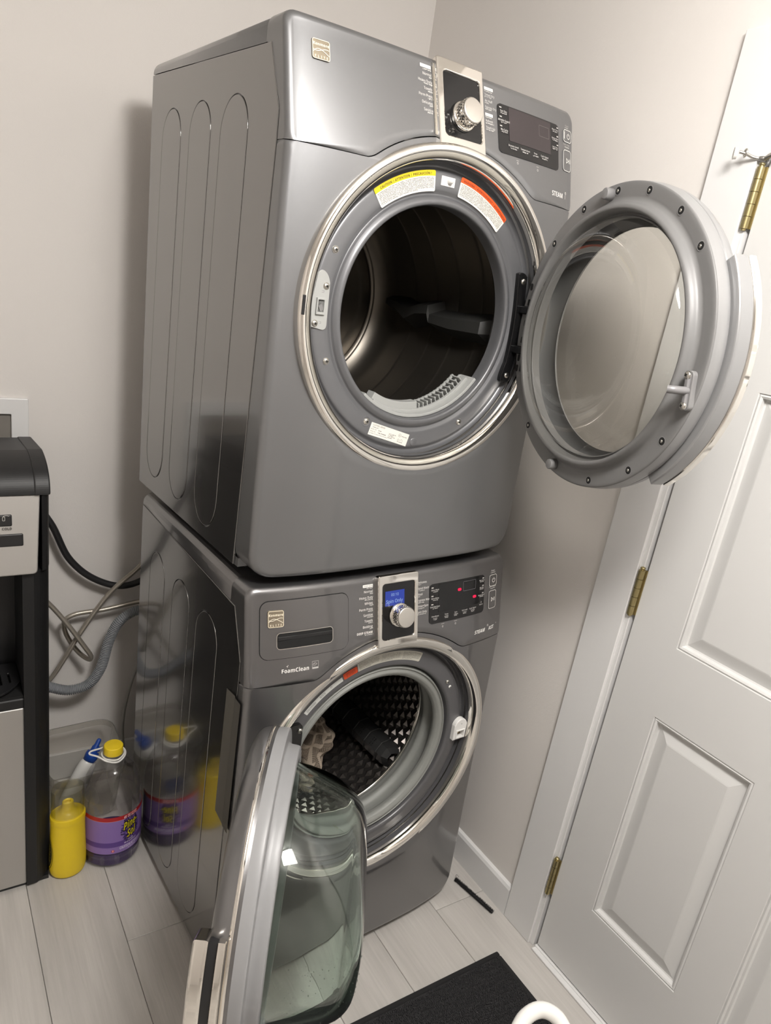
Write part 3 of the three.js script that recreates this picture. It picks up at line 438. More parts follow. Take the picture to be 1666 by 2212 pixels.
  for (const a of [97, 78.5, 58, 40, -32, -52, -76, -104, -130, 118, 140]) { const r = 0.2575, A = rad(180 - a); const hx = C + r * Math.cos(A), hy = r * Math.sin(A); obj('screw_hole', [lathe([[0.0082, -0.0005], [0.0072, -0.0009], [0.0064, -0.0004]], 24).translate(hx, hy, 0)], M.plasticGrey, d); const w = obj('hole_well', disc(0.0066, 0.0006, 24).translate(hx, hy, -0.0003), M.dark, d); const sc = screwAt(d, hx + 0.001, hy, -0.0005, 0.42); sc.rotation.y = PI; }
  for (const [a, r] of [[101, 0.2545], [-101, 0.2545]]) { const A = rad(180 - a); obj('rubber_bumper', lathe([[0, -0.016], [0.0085, -0.0158], [0.0098, -0.0145], [0.0112, 0], [0, 0]], 28).translate(C + r * Math.cos(A), r * Math.sin(A), 0), M.plasticGrey, d); }
  { const L = sub('strike', d); L.userData.label = 'grey metal latch strike'; const X = C - 0.2525; L.position.set(X, -0.048, 0); L.rotation.z = -0.12;
    obj('base', ext(rrShape(-0.0085, 0.0085, -0.031, 0.031, 0.0084), 0.008, 0.0015, 2, 12).rotateY(PI).translate(0, 0, 0.0005), M.plasticGrey, L);
    obj('prong', tube([[0, 0.0, -0.006], [0.0, 0.0, -0.022], [0.001, 0, -0.036], [0.007, 0, -0.042]], 0.0062, 30, 14), std(rgb(0.24, 0.235, 0.24), 0.35, 0.3), L);
    obj('web', [at(rbox(-0.0045, 0.0045, -0.026, 0.026, -0.014, -0.006, 0.003), 0, 0, 0)], std(rgb(0.24, 0.235, 0.24), 0.35, 0.3), L);
    for (const y of [0.023, -0.023]) { const s = screwAt(L, 0, y * 1.02, -0.0125, 1.0); s.rotation.y = PI; } }
  const hs = new THREE.Shape(); hs.absarc(0, 0, 0.2865, rad(180 - 34), rad(180 + 50), false); hs.absarc(0, 0, 0.262, rad(180 + 50), rad(180 - 34), true); hs.closePath();
  const hdl = sub('handle', d); hdl.userData.label = 'curved grey handle with a chrome face'; obj('grip', ext(hs, 0.022, 0.004, 3, 40).translate(C, 0, 0.034), M.doorGreyLight, hdl);
  const hs2 = new THREE.Shape(); hs2.absarc(0, 0, 0.2875, rad(180 - 34.3), rad(180 + 50.3), false); hs2.absarc(0, 0, 0.25, rad(180 + 50.3), rad(180 - 34.3), true); hs2.closePath(); obj('chrome_face', ext(hs2, 0.010, 0.004, 3, 40).translate(C, 0, 0.0635), M.chrome, hdl);
  for (const y of [0.058, -0.075]) obj('hinge_slot', [box(-0.0075, 0.010, y - 0.02, y + 0.0, -0.002, 0.012)], M.black, d);
  for (const y of [0.079, 0.047, 0.005, -0.03, -0.068, -0.09]) obj('hinge_hole', ext(rrShape(0.018, 0.026, y - 0.007, y + 0.007, 0.0035), 0.0008, 0, 1).rotateY(0).translate(0, 0, -0.0012), M.dark, d);
}

// ================================================================== washer
{
  const t = thing('washing_machine', 'dark grey front-load washing machine under the dryer, glass door open to the left', 'washing machine', [-0.0033, 0, 0.0366], 0.052);
  const c = { H: HW, D: 0.650, y0: 0.018, ys: 0.8155, yc: 0.5535, R: 0.3165, bow: 0.028, bowTop: 0.018, back: 0.034, strip: [0.029, 0.062, 0.081], kink: 0.858, sideTop: [0.982, 0.9605], topFront: 0.098, zr: 0.024, ribLean: 0.030, paint: M.paintDark, sidePaint: M.sideMetal, ribs: [[-0.520, 0.052, 0.075, 0.897], [-0.357, 0.053, 0.070, 0.893], [-0.200, 0.058, 0.068, 0.886]] };
  const { zf, cx } = appliance(t, c), yc = c.yc;
  for (const [x, z] of [[0.05, -0.09], [0.636, -0.09], [0.05, -0.60], [0.636, -0.60]]) obj('foot', latheY([[0, 0], [0.022, 0], [0.022, 0.008], [0.012, 0.012], [0.01, 0.028], [0, 0.028]], 24).translate(x, 0, z), M.black, t);
  // recess, gasket, drum
  const rec = smooth2([[0.2870, 0.004], [0.2862, -0.014], [0.283, -0.022], [0.277, -0.020], [0.273, -0.012], [0.266, -0.009], [0.25, -0.008], [0.236, -0.008], [0.232, -0.011], [0.2295, -0.02], [0.226, -0.03]], 70);
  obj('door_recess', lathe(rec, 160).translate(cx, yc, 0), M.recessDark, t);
  const gk = smooth2([[0.227, -0.028], [0.2245, -0.017], [0.2215, -0.014], [0.2185, -0.018], [0.2165, -0.017], [0.2135, -0.0125], [0.2085, -0.013], [0.204, -0.016], [0.201, -0.019], [0.1985, -0.026], [0.2, -0.034]], 70);
  obj('door_gasket', lathe(gk, 160).translate(cx, yc, 0), M.rubber, t);
  obj('gasket_bellows', lathe(smooth2([[0.2, -0.032], [0.213, -0.046], [0.216, -0.066], [0.21, -0.08], [0.2135, -0.092], [0.2185, -0.105], [0.2265, -0.112], [0.231, -0.118]], 60), 128).translate(cx, yc, 0), M.rubber, t);
  const dr = sub('drum', t, [cx, yc, 0]);
  const RD = 0.262;
  obj('drum_lip', lathe(smooth2([[0.226, -0.122], [0.2285, -0.117], [0.233, -0.116], [0.238, -0.120], [0.24, -0.13], [RD, -0.135]], 30), 128), M.chrome, dr);
  obj('drum_shell', lathe([[RD, -0.133], [RD, -0.43], [RD - 0.012, -0.455], [RD - 0.03, -0.462], [0, -0.462]], 128), std(rgb(0.10, 0.093, 0.088), 0.35, 0.85), dr);
  // embossed pyramids on the drum wall and the back
  { const P = [], NA = 60, NZ = 13, lz = 0.3 / NZ, la = 2 * PI / NA; const X = (a, z, r) => [r * Math.cos(a), r * Math.sin(a), z];
    for (let j = 0; j < NZ; j++) for (let i = 0; i < NA; i++) { const a = (i + (j % 2) / 2) * la, z = -0.147 - (j + 0.5) * lz, dz = lz * 0.5, da = la * 0.5; const q = [X(a - da, z, RD - 0.0005), X(a, z + dz, RD - 0.0005), X(a + da, z, RD - 0.0005), X(a, z - dz, RD - 0.0005)], top = X(a, z, RD - 0.0085); for (let k = 0; k < 4; k++) P.push(...q[k], ...q[(k + 1) % 4], ...top); }
    const st = 0.0215; for (let j = -12; j <= 12; j++) for (let i = -12; i <= 12; i++) { const x = (i + (j & 1) / 2) * st, y = j * st * 0.5; const x2 = x, y2 = j * st; if (Math.hypot(x2, y2) > 0.225) continue; const h = st * 0.5, z = -0.4615, q = [[x2 - h, y2, z], [x2, y2 - h * 2, z], [x2 + h, y2, z], [x2, y2 + h * 2, z]]; for (let k = 0; k < 4; k++) P.push(...q[k], ...q[(k + 1) % 4], x2, y2, z + 0.009); }
    const g = new THREE.BufferGeometry(); g.setAttribute('position', new THREE.Float32BufferAttribute(P, 3)); g.computeVertexNormals(); const o = obj('embossed_studs', g, std(rgb(0.15, 0.135, 0.125), 0.3, 0.9), dr); o.userData.kind = 'stuff'; }
  for (let k = 0; k < 3; k++) { // ribbed lifters
    const a0 = rad(-41 + 120 * k), L = sub('lifter', dr); L.rotation.z = a0;
    const prof = (z, s) => { const w = 0.036 * s, h = 0.056 * s; return [[RD + 0.004, -w], [RD - h * 0.55, -w * 0.86], [RD - h, -w * 0.42], [RD - h, w * 0.42], [RD - h * 0.55, w * 0.86], [RD + 0.004, w]].map(p => [p[0], p[1], z]); };
    const body = [[-0.145, 0.55], [-0.155, 0.85], [-0.18, 0.95], [-0.30, 1.0], [-0.42, 1.0], [-0.458, 0.98]].map(q => prof(...q));
    obj('lifter_body', toCreasedNormals(grid(body.length - 1, 5, (u, v) => body[Math.round(u * (body.length - 1))][Math.round(v * 5)]), 0.5), std(rgb(0.022, 0.022, 0.022), 0.5), L);
    for (let j = 0; j < 5; j++) { const z = -0.185 - j * 0.055; const r = prof(z, 0.995), pts = r.map((p, i) => [p[0] - 0.0005, p[1] * 1.01, p[2] + (i === 2 || i === 3 ? 0.012 : i === 1 || i === 4 ? 0.004 : -0.012)]); obj('lifter_rib', new THREE.TubeGeometry(new THREE.CatmullRomCurve3(pts.map(p => V(...p)), false, 'catmullrom', 0.0), 40, 0.0016, 6), std(rgb(0.04, 0.04, 0.039), 0.45), L);
      const dots = []; for (const dy of [-0.008, -0.003, 0.006, 0.011]) for (const dz of [0, 0.008]) dots.push(disc(0.0014, 0.0012, 8).rotateY(PI / 2).translate(RD - 0.0563, dy, z - 0.02 + dz)); obj('drain_holes', dots, M.dark, L); }
  }
  // recess fittings
  { const L = sub('latch', t, [0.609, 0.556, -0.008]); L.userData.label = 'white door latch';
    const s = new THREE.Shape(); s.moveTo(-0.0195, -0.028); s.lineTo(0.0195, -0.028); s.lineTo(0.021, 0.014); s.quadraticCurveTo(0.013, 0.031, 0, 0.031); s.quadraticCurveTo(-0.014, 0.031, -0.02, 0.014); s.closePath(); const f = rrShape(-0.011, 0.012, -0.021, -0.002, 0.001); s.holes.push(f);
    obj('latch_body', ext(s, 0.010, 0.0025, 3, 10), M.white, L);
    const fr = rrShape(-0.0135, 0.0145, -0.0235, 0.0005, 0.001); fr.holes.push(rrShape(-0.0105, 0.0115, -0.0205, -0.0025, 0.001)); obj('latch_frame', ext(fr, 0.0018, 0.0004, 1).translate(0, 0, 0.0125), M.white, L);
    obj('latch_pocket', box(-0.012, 0.013, -0.022, -0.001, 0.0005, 0.0015), std(rgb(0.14, 0.10, 0.05), 0.5), L);
    obj('latch_bolt', at(rbox(-0.006, 0.006, -0.006, 0.006, 0, 0.003, 0.001), -0.003, -0.01, 0.002, 0, 0, 0.5), M.brass, L);
    screwAt(L, 0.001, 0.017, 0.010, 0.6); }
  screwAt(t, 0.545, 0.703, -0.007, 0.8); screwAt(t, 0.556, 0.687, -0.007, 0.6, 0.4, M.whitePlastic);
  const lp = (r0, r1, a0, a1, nm, lb, draw) => arcLabel(t, nm, cx, yc, r0, r1, a0, a1, -0.0072, draw, lb);
  lp(0.247, 0.270, 106.6, 66.4, 'instruction_label', 'pale grey instruction label', (x, w, h) => { x.fillStyle = '#b9b6ab'; x.beginPath(); x.roundRect(0, 0, w, h, [0, 14, 14, 0]); x.fill(); for (let k = 0; k < 3; k++) for (let i = 0; i < 6; i++) scribble(x, w * (0.02 + k * 0.33), h * (0.2 + i * 0.135), w * 0.29 * (i === 5 ? 0.6 : 1), h * 0.07, '#55534f'); x.strokeStyle = '#8a877e'; x.lineWidth = 2; for (const k of [0.335, 0.66]) { x.beginPath(); x.moveTo(w * k, h * 0.08); x.lineTo(w * k, h * 0.92); x.stroke(); } });
  lp(0.247, 0.263, 115.0, 106.9, 'warning_label', 'small orange warning label', (x, w, h) => { x.fillStyle = '#d24a1a'; x.beginPath(); x.roundRect(0, 0, w, h, 10); x.fill(); for (let i = 0; i < 4; i++) scribble(x, w * 0.2, h * (0.3 + i * 0.19), w * 0.62, h * 0.13, '#6d1f08'); });
  lp(0.247, 0.2585, 140.2, 115.8, 'data_label', 'long white data label', (x, w, h) => { x.fillStyle = '#c9cac6'; x.fillRect(0, 0, w, h); x.strokeStyle = '#444'; x.lineWidth = 2; x.beginPath(); x.arc(w * 0.72, h * 0.4, h * 0.18, 0, 7); x.stroke(); for (let i = 0; i < 3; i++) { scribble(x, w * 0.05, h * (0.4 + i * 0.18), w * 0.25, h * 0.12, '#555'); scribble(x, w * 0.42, h * (0.4 + i * 0.18), w * 0.14, h * 0.12, '#555'); } });
  // detergent drawer
  { const dw = sub('detergent_drawer', t); dw.userData.label = 'detergent drawer front with a dark grip slot';
    const X0d = 0.0265, X1d = 0.2195, Y0d = 0.8715, Y1d = 0.987;
    obj('drawer_gap', ringOn(c, X0d, X1d, Y0d, Y1d, 0.017, 0.0013, 0.0005), M.dark, dw);
    obj('drawer_front', slabOn(c, X0d, X1d, Y0d, Y1d, 0.017, 0.0016), M.paintDark, dw);
    obj('slot_rim', ringOn(c, 0.0603, 0.1817, 0.8913, 0.9227, 0.007, 0.0012, 0.0026), M.satin, dw);
    obj('grip_slot', slabOn(c, 0.0603, 0.1817, 0.8913, 0.9227, 0.007, 0.0019), M.dark, dw);
    obj('grip_lip', onFront(c, rbox(0.0615, 0.181, 0.908, 0.9155, 0.0015, 0.0036, 0.003, 2), 0), M.blackSatin, dw);
    badge(dw, { zf: (x, y) => zf(x, y) + 0.0016 }, 0.0408, 0.0732, 0.9365, 0.9697); }
  printed(t, 'foam_print', c, 0.069, 0.132, 0.832, 0.858, 7000, (x, w, h) => { lineText(x, 'FoamClean', 4, h * 0.66, 78, { style: 'bold', fill: '#e8e6e2' }); x.fillStyle = '#e8e6e2'; for (const [X, Y, R] of [[0.205, 0.16, 7], [0.235, 0.10, 5], [0.222, 0.22, 4]]) { x.beginPath(); x.arc(w * X, h * Y, R, 0, 7); x.fill(); } });
  printed(t, 'energy_print', c, 0.1355, 0.1505, 0.8405, 0.857, 9000, (x, w, h) => { x.strokeStyle = '#bdbbb8'; x.lineWidth = 6; x.strokeRect(5, 5, w - 10, h * 0.72); x.beginPath(); x.ellipse(w * 0.45, h * 0.38, w * 0.3, h * 0.16, -0.3, 0.2, 5.6); x.stroke(); x.fillStyle = '#bdbbb8'; x.fillRect(5, h * 0.8, w - 10, h * 0.16); scribble(x, w * 0.25, h * 0.42, w * 0.5, 18, '#bdbbb8'); });
  // dial, lists, display
  const K = bezel(t, c, [0.2885, 0.396], [0.8605, 1.010], [0.300, 0.386], [0.876, 0.9955]), q = K.userData.q; delete K.userData.q;
  knob(K, 0.344, q(0.926), 0.03);
  { const lcd = obj('lcd', new THREE.PlaneGeometry(0.051, 0.0325).translate(0.3335, q(0.9635), 0.0028), std(0x000000, 0.3, 0, { emissive: new THREE.Color(1, 1, 1), emissiveIntensity: 0.8, emissiveMap: canvasTex(512, 326, (x, w, h) => { x.fillStyle = '#2f49b4'; x.fillRect(0, 0, w, h); lineText(x, '00:10', w * 0.5, 118, 84, { align: 'center', fill: '#a9c6f4' }); lineText(x, 'Spin Only', w * 0.48, 268, 104, { align: 'center', fill: '#b4d2fb' }); }) }), K); lcd.userData.label = 'lit blue display reading Spin Only'; }
  printed(t, 'cycle_print', c, 0.236, 0.2835, 0.885, 0.998, 7600, (x, w, h) => { x.fillStyle = '#e4e2de'; x.beginPath(); x.roundRect(w * 0.42, 8, w * 0.54, 46, 9); x.fill(); lineText(x, '\u25A1 Steam Cycles', w * 0.69, 42, 32, { align: 'center', fill: '#5a595c' }); scribble(x, w * 0.62, 78, w * 0.33, 20);
    ['Normal', 'Heavy Duty', 'Whites', 'Perm Press', 'Sanitize', 'Towels', 'Bedding', 'DEEP STEAM'].forEach((s, i) => { const y = 140 + i * 94; lineText(x, s, w * 0.96, y, 52, { align: 'right', fill: '#e8e6e2', style: i === 7 ? 'bold' : '' }); const lw = [0.16, 0.44, 0.18, 0.26, 0.3, 0.24, 0.16, 0.42][i] * w; scribble(x, w * 0.96 - lw, y + 26, lw, 20); }); });
  printed(t, 'cycle_print', c, 0.400, 0.436, 0.905, 0.989, 7600, (x, w, h) => { ['Delicates', 'Hand Wash', 'Wool', 'Express Wash', 'Rinse+Spin', 'Spin Only'].forEach((s, i) => { const y = 56 + i * 100; lineText(x, s, 8, y, 50, { fill: '#e8e6e2' }); scribble(x, 8, y + 30, w * [0.3, 0.55, 0.22, 0.5, 0.62, 0.66][i], 20); }); });
  { const dsp = sub('display', t); dsp.userData.label = 'black display with two red lights';
    obj('display_panel', slabOn(c, 0.436, 0.611, 0.8855, 0.9755, 0.009, 0.0012), M.display, dsp);
    obj('screen', slabOn(c, 0.462, 0.594, 0.910, 0.9745, 0.001, 0.0017), M.blackGloss, dsp);
    printed(dsp, 'display_print', c, 0.436, 0.611, 0.8855, 0.9755, 6000, (x, w, h) => { const gx = v => (v - 0.436) / 0.175 * w, gy = v => (0.9755 - v) / 0.09 * h; x.strokeStyle = '#77757a'; x.lineWidth = 4; x.beginPath(); x.roundRect(gx(0.538), gy(0.9695), gx(0.5785) - gx(0.538), gy(0.948) - gy(0.9695), 8); x.stroke();
      ['Extra Wash', 'Extra Rinse', 'Extended Spin'].forEach((s, i) => { const y = gy(0.9655 - i * 0.0188); x.fillStyle = '#b9b6b2'; x.fillRect(gx(0.4405), y - 22, 36, 15); lineText(x, s, gx(0.4515), y + 28, 27, { align: 'center', fill: '#d8d6d2' }); scribble(x, gx(0.445), y + 48, 84, 12); });
      [['CleanBoost', 0.4525], ['Temp', 0.4865], ['Spin', 0.5155], ['Soil Level', 0.544], ['Cycle Signal', 0.571]].forEach(([s, X]) => { lineText(x, s, gx(X), gy(0.9015), 26, { align: 'center', fill: '#d8d6d2' }); scribble(x, gx(X) - 36, gy(0.8975), 72, 12); scribble(x, gx(X) - 30, gy(0.8945), 60, 12); });
      ['My Cycle', 'My Mix', 'Delay Wash'].forEach((s, i) => { const y = gy(0.9665 - i * 0.0175); x.fillStyle = '#b9b6b2'; x.fillRect(gx(0.602), y - 18, 34, 15); lineText(x, s, gx(0.6005), y + 26, 26, { align: 'center', fill: '#d8d6d2' }); scribble(x, gx(0.594), y + 44, 76, 12); });
      x.strokeStyle = '#c9c6c2'; x.lineWidth = 3; x.beginPath(); x.arc(gx(0.600), gy(0.9115), 12, 0, 7); x.stroke(); lineText(x, 'Options', gx(0.600), gy(0.905), 22, { align: 'center', fill: '#d8d6d2' }); }, 0.0024);
    for (const [x, y] of [[0.526, 0.9535], [0.576, 0.9295]]) obj('indicator', onFront(c, ext(rrShape(x - 0.0055, x + 0.0055, y - 0.003, y + 0.003, 0.0029), 0.0008, 0, 1, 8), 0.002), std(0x200000, 0.4, 0, { emissive: new THREE.Color(1, 0.01, 0.08), emissiveIntensity: 1.1 }), dsp); }
  for (const [y0, y1] of [[0.9425, 0.9705], [0.888, 0.932]]) { const bt = sub('push_button', t); obj('button_cap', slabOn(c, 0.6285, 0.6565, y0, y1, 0.006, 0.0012), M.paintDark, bt);
    printed(bt, 'button_print', c, 0.628, 0.657, y0 - 0.0005, y1 + 0.0005, 8000, (x, w, h) => { x.strokeStyle = '#e4e2dd'; x.lineWidth = 8; x.beginPath(); x.roundRect(8, 8, w - 16, h - 16, 46); x.stroke(); const Y = h / 2; x.lineWidth = 10; if (y0 > 0.93) { x.beginPath(); x.arc(w * 0.58, Y, 40, -1.1, PI + 1.1); x.stroke(); x.beginPath(); x.moveTo(w * 0.58, Y - 52); x.lineTo(w * 0.58, Y - 4); x.stroke(); } else { x.beginPath(); x.moveTo(w * 0.38, Y - 36); x.lineTo(w * 0.38, Y + 36); x.lineTo(w * 0.62, Y); x.closePath(); x.stroke(); x.beginPath(); x.moveTo(w * 0.68, Y - 36); x.lineTo(w * 0.68, Y + 36); x.moveTo(w * 0.8, Y - 36); x.lineTo(w * 0.8, Y + 36); x.stroke(); } }, 0.0018); }
  printed(t, 'button_caption', c, 0.627, 0.658, 0.9335, 0.983, 6000, (x, w, h) => { lineText(x, 'Power', w * 0.5, 30, 30, { align: 'center', fill: '#dcdad6' }); scribble(x, w * 0.25, 56, 90, 14); lineText(x, 'Start/Pause', w * 0.5, 262, 30, { align: 'center', fill: '#dcdad6' }); scribble(x, w * 0.25, 286, 100, 14); });
  printed(t, 'steam_print', c, 0.580, 0.668, 0.829, 0.854, 7000, (x, w, h) => { lineText(x, 'STEAM', 10, h * 0.74, 84, { style: 'italic bold', fill: '#ecebe7' }); lineText(x, 'AST', w * 0.62, h * 0.74, 84, { style: 'bold', fill: '#ecebe7' }); x.strokeStyle = '#ecebe7'; x.lineWidth = 6; x.beginPath(); x.arc(w * 0.575, h * 0.24, 14, PI * 0.7, PI * 2.5); x.stroke(); x.lineWidth = 3; x.beginPath(); x.arc(w * 0.955, h * 0.3, 9, 0, 7); x.stroke(); });
  printed(t, 'lock_print', c, 0.468, 0.532, 0.868, 0.887, 5000, (x, w, h) => { x.strokeStyle = '#cfccc8'; x.lineWidth = 4; for (const X of [0.14, 0.76]) { x.beginPath(); x.arc(w * X, h * 0.6, 9, 0, 7); x.stroke(); x.beginPath(); x.moveTo(w * X - 24, h * 0.28); x.lineTo(w * X + 24, h * 0.28); x.stroke(); } });
  // strip of clear foam tape over the edge of the front panel
  { const tp = obj('adhesive_strip', grid(3, 24, (u, v) => { const y = 0.455 + 0.322 * v + (u < 0.34 ? 0.012 * u : 0), zz = [-0.074, -0.0355, -0.0315, -0.008][Math.round(u * 3)] - 0.012 * (1 - v); return [-0.0042 + (u > 0.3 && u < 0.7 ? 0.0004 : 0), y - (u < 0.1 && v < 0.01 ? -0.012 : 0), zz]; }), std(rgb(0.155, 0.143, 0.12), 0.6, 0, { bumpMap: fineBump, bumpScale: 0.002 }), t); tp.userData.label = 'dull grey adhesive strip'; }

  // open glass door
  const d = sub('door', t, [0.1, 0.5585, 0.032]); d.rotation.y = rad(-125); d.userData.label = 'open round door with a deep clear glass bowl';
  const C = 0.243, dx = g => g.translate(C, 0, 0);
  obj('inner_rim', dx(lathe(smooth2([[0.2705, 0.022], [0.2712, 0.006], [0.27, 0.001], [0.266, 0], [0.248, 0], [0.2445, -0.001], [0.2425, -0.006], [0.2415, -0.016], [0.2395, -0.022], [0.235, -0.0235], [0.222, -0.0235], [0.216, -0.022], [0.2145, -0.016], [0.2145, -0.004]], 70), 160)), std(rgb(0.255, 0.255, 0.26), 0.4), d);
  obj('rim_tab', dx(ext((() => { const s = new THREE.Shape(); s.absarc(0, 0, 0.2412, rad(-42), rad(-26), false); s.absarc(0, 0, 0.217, rad(-26), rad(-42), true); s.closePath(); return s; })(), 0.006, 0.002, 2, 12).translate(0, 0, -0.030)), std(rgb(0.36, 0.36, 0.365), 0.4), d);
  obj('outer_shell', dx(lathe(smooth2([[0.2705, 0.020], [0.272, 0.026], [0.2715, 0.036], [0.266, 0.050], [0.252, 0.060], [0.235, 0.062], [0.2, 0.060]], 40), 160)), M.paintDark, d);
  obj('chrome_trim', dx(lathe(smooth2([[0.2725, 0.026], [0.2745, 0.029], [0.2725, 0.032]], 8), 160)), M.chrome, d);
  obj('door_cover', dx(lathe([[0.202, 0.059], [0.1, 0.064], [0, 0.065]], 96)), pane(rgb(0.55, 0.55, 0.54), 0.04), d);
  // deep glass bowl, slanted at the top
  {
    const outer = smooth2([[0.2128, -0.003], [0.2118, -0.03], [0.207, -0.075], [0.199, -0.115], [0.186, -0.145], [0.168, -0.162], [0.145, -0.169], [0.09, -0.172], [0, -0.173]], 60), inner = smooth2([[0.2065, -0.003], [0.2055, -0.03], [0.2, -0.075], [0.191, -0.113], [0.178, -0.140], [0.161, -0.155], [0.14, -0.162], [0.088, -0.165], [0, -0.166]], 60);
    const g = lathe([outer[0], ...inner, ...outer.slice().reverse()], 128);
    deform(g, v => { const m = Math.min(1, Math.max(0, -v.z / 0.17)); const up = Math.max(0, v.y / 0.21); v.z *= 1 - 0.22 * up * up * m; v.y -= 0.035 * m * m * Math.max(0, up); });
    const gb = obj('glass_bowl', dx(g), phys(rgb(1, 1, 1), 0.0, 0, { transmission: 1, thickness: 0.006, ior: 1.5, attenuationColor: rgb(0.45, 0.62, 0.52), attenuationDistance: 0.03 }), d);
    // water drops clinging to the lower part of the bowl
    const drops = []; let s = 99; const r = () => { s = (s * 16807) % 2147483647; return s / 2147483647; };
    for (let k = 0; k < 150; k++) { const j = 12 + Math.floor(r() * 40), o = outer[j], a = rad(-95 + 110 * r()), rrr = o[0] + 0.0003; const up = Math.max(0, rrr * Math.sin(a) / 0.21); drops.push(new THREE.SphereGeometry(0.0007 + 0.0012 * r() * r(), 8, 6).translate(C + rrr * Math.cos(a), rrr * Math.sin(a), o[1])); }
    const w = obj('water_drops', drops, pane(rgb(0.8, 0.82, 0.8), 0.05), d); w.userData.kind = 'stuff'; }
  { const h = sub('handle', d, [C, 0, 0]); h.userData.label = 'chrome door handle'; const ar = (r0, r1, a0, a1) => { const s = new THREE.Shape(); s.absarc(0, 0, r1, rad(a0), rad(a1), false); s.absarc(0, 0, r0, rad(a1), rad(a0), true); s.closePath(); return s; };
    obj('chrome_face', ext(ar(0.245, 0.294, -46, 30), 0.012, 0.005, 3, 40).translate(0, 0, 0.062), M.chrome, h);
    obj('chrome_edge', ext(ar(0.268, 0.290, -45.5, 29.5), 0.006, 0.003, 3, 40).translate(0, 0, 0.036), M.chrome, h);
    obj('grip_pocket', ext(ar(0.262, 0.283, -45, 29), 0.022, 0, 1, 40).translate(0, 0, 0.042), M.black, h); }
  obj('hinge_arm', [rbox(-0.012, 0.03, -0.05, -0.02, -0.004, 0.02, 0.004), rbox(-0.012, 0.03, 0.03, 0.06, -0.004, 0.02, 0.004)], M.black, d);
  { const h = sub('door_hinge', t); const s = rrShape(0.098, 0.142, 0.43, 0.70, 0.012); obj('bracket', ext(s, 0.012, 0.002, 2, 8).translate(0, 0, -0.012), M.blackGloss, h); screwAt(h, 0.134, 0.685, 0.003, 0.9); screwAt(h, 0.132, 0.448, 0.003, 0.9); obj('hinge_pin', new THREE.CylinderGeometry(0.008, 0.008, 0.16, 16).translate(0.104, 0.56, 0.022), M.black, h); obj('hinge_lug', [rbox(0.09, 0.118, 0.50, 0.53, -0.004, 0.03, 0.004), rbox(0.09, 0.118, 0.595, 0.625, -0.004, 0.03, 0.004)], M.black, h); }
}
{ // crumpled checked towel left in the drum
  const t = thing('checked_towel', 'crumpled brown and cream checked towel inside the washer drum', 'towel', [0.315, 0.294, -0.262], 0.052);
  const tex = canvasTex(512, 512, (x, w, h) => { x.fillStyle = '#94877a'; x.fillRect(0, 0, w, h); x.fillStyle = '#2c201a'; for (let i = 0; i < 4; i++) for (let j = 0; j < 4; j++) x.fillRect(i * 128 + 16, j * 128 + 16, 96, 96); x.fillStyle = '#a89a88'; for (let k = 0; k < 512; k += 9) { x.fillRect(k, 0, 2, 512); x.fillRect(0, k, 512, 2); } }); tex.wrapS = tex.wrapT = THREE.RepeatWrapping; tex.repeat.set(2.2, 2.2);
  const g = grid(110, 90, (u, v) => { const a = u * 2 * PI, b2 = v * PI * 0.97 + 0.02; const f = 1 + 0.22 * Math.sin(3 * a + 5 * b2 + 1.1 * Math.sin(2 * b2)) * Math.sin(b2) + 0.13 * Math.sin(7 * a - 9 * b2) * Math.sin(b2) + 0.08 * Math.sin(13 * b2 + 4 * a); const x = Math.sin(b2) * Math.cos(a), y = Math.cos(b2), z = Math.sin(b2) * Math.sin(a); return [0.052 * x * f + 0.028 * y, 0.098 + 0.092 * y * (0.9 + 0.1 * f), 0.075 * z * f]; });
  obj('cloth', g, std(0xffffff, 0.85, 0, { map: tex }), t);
}

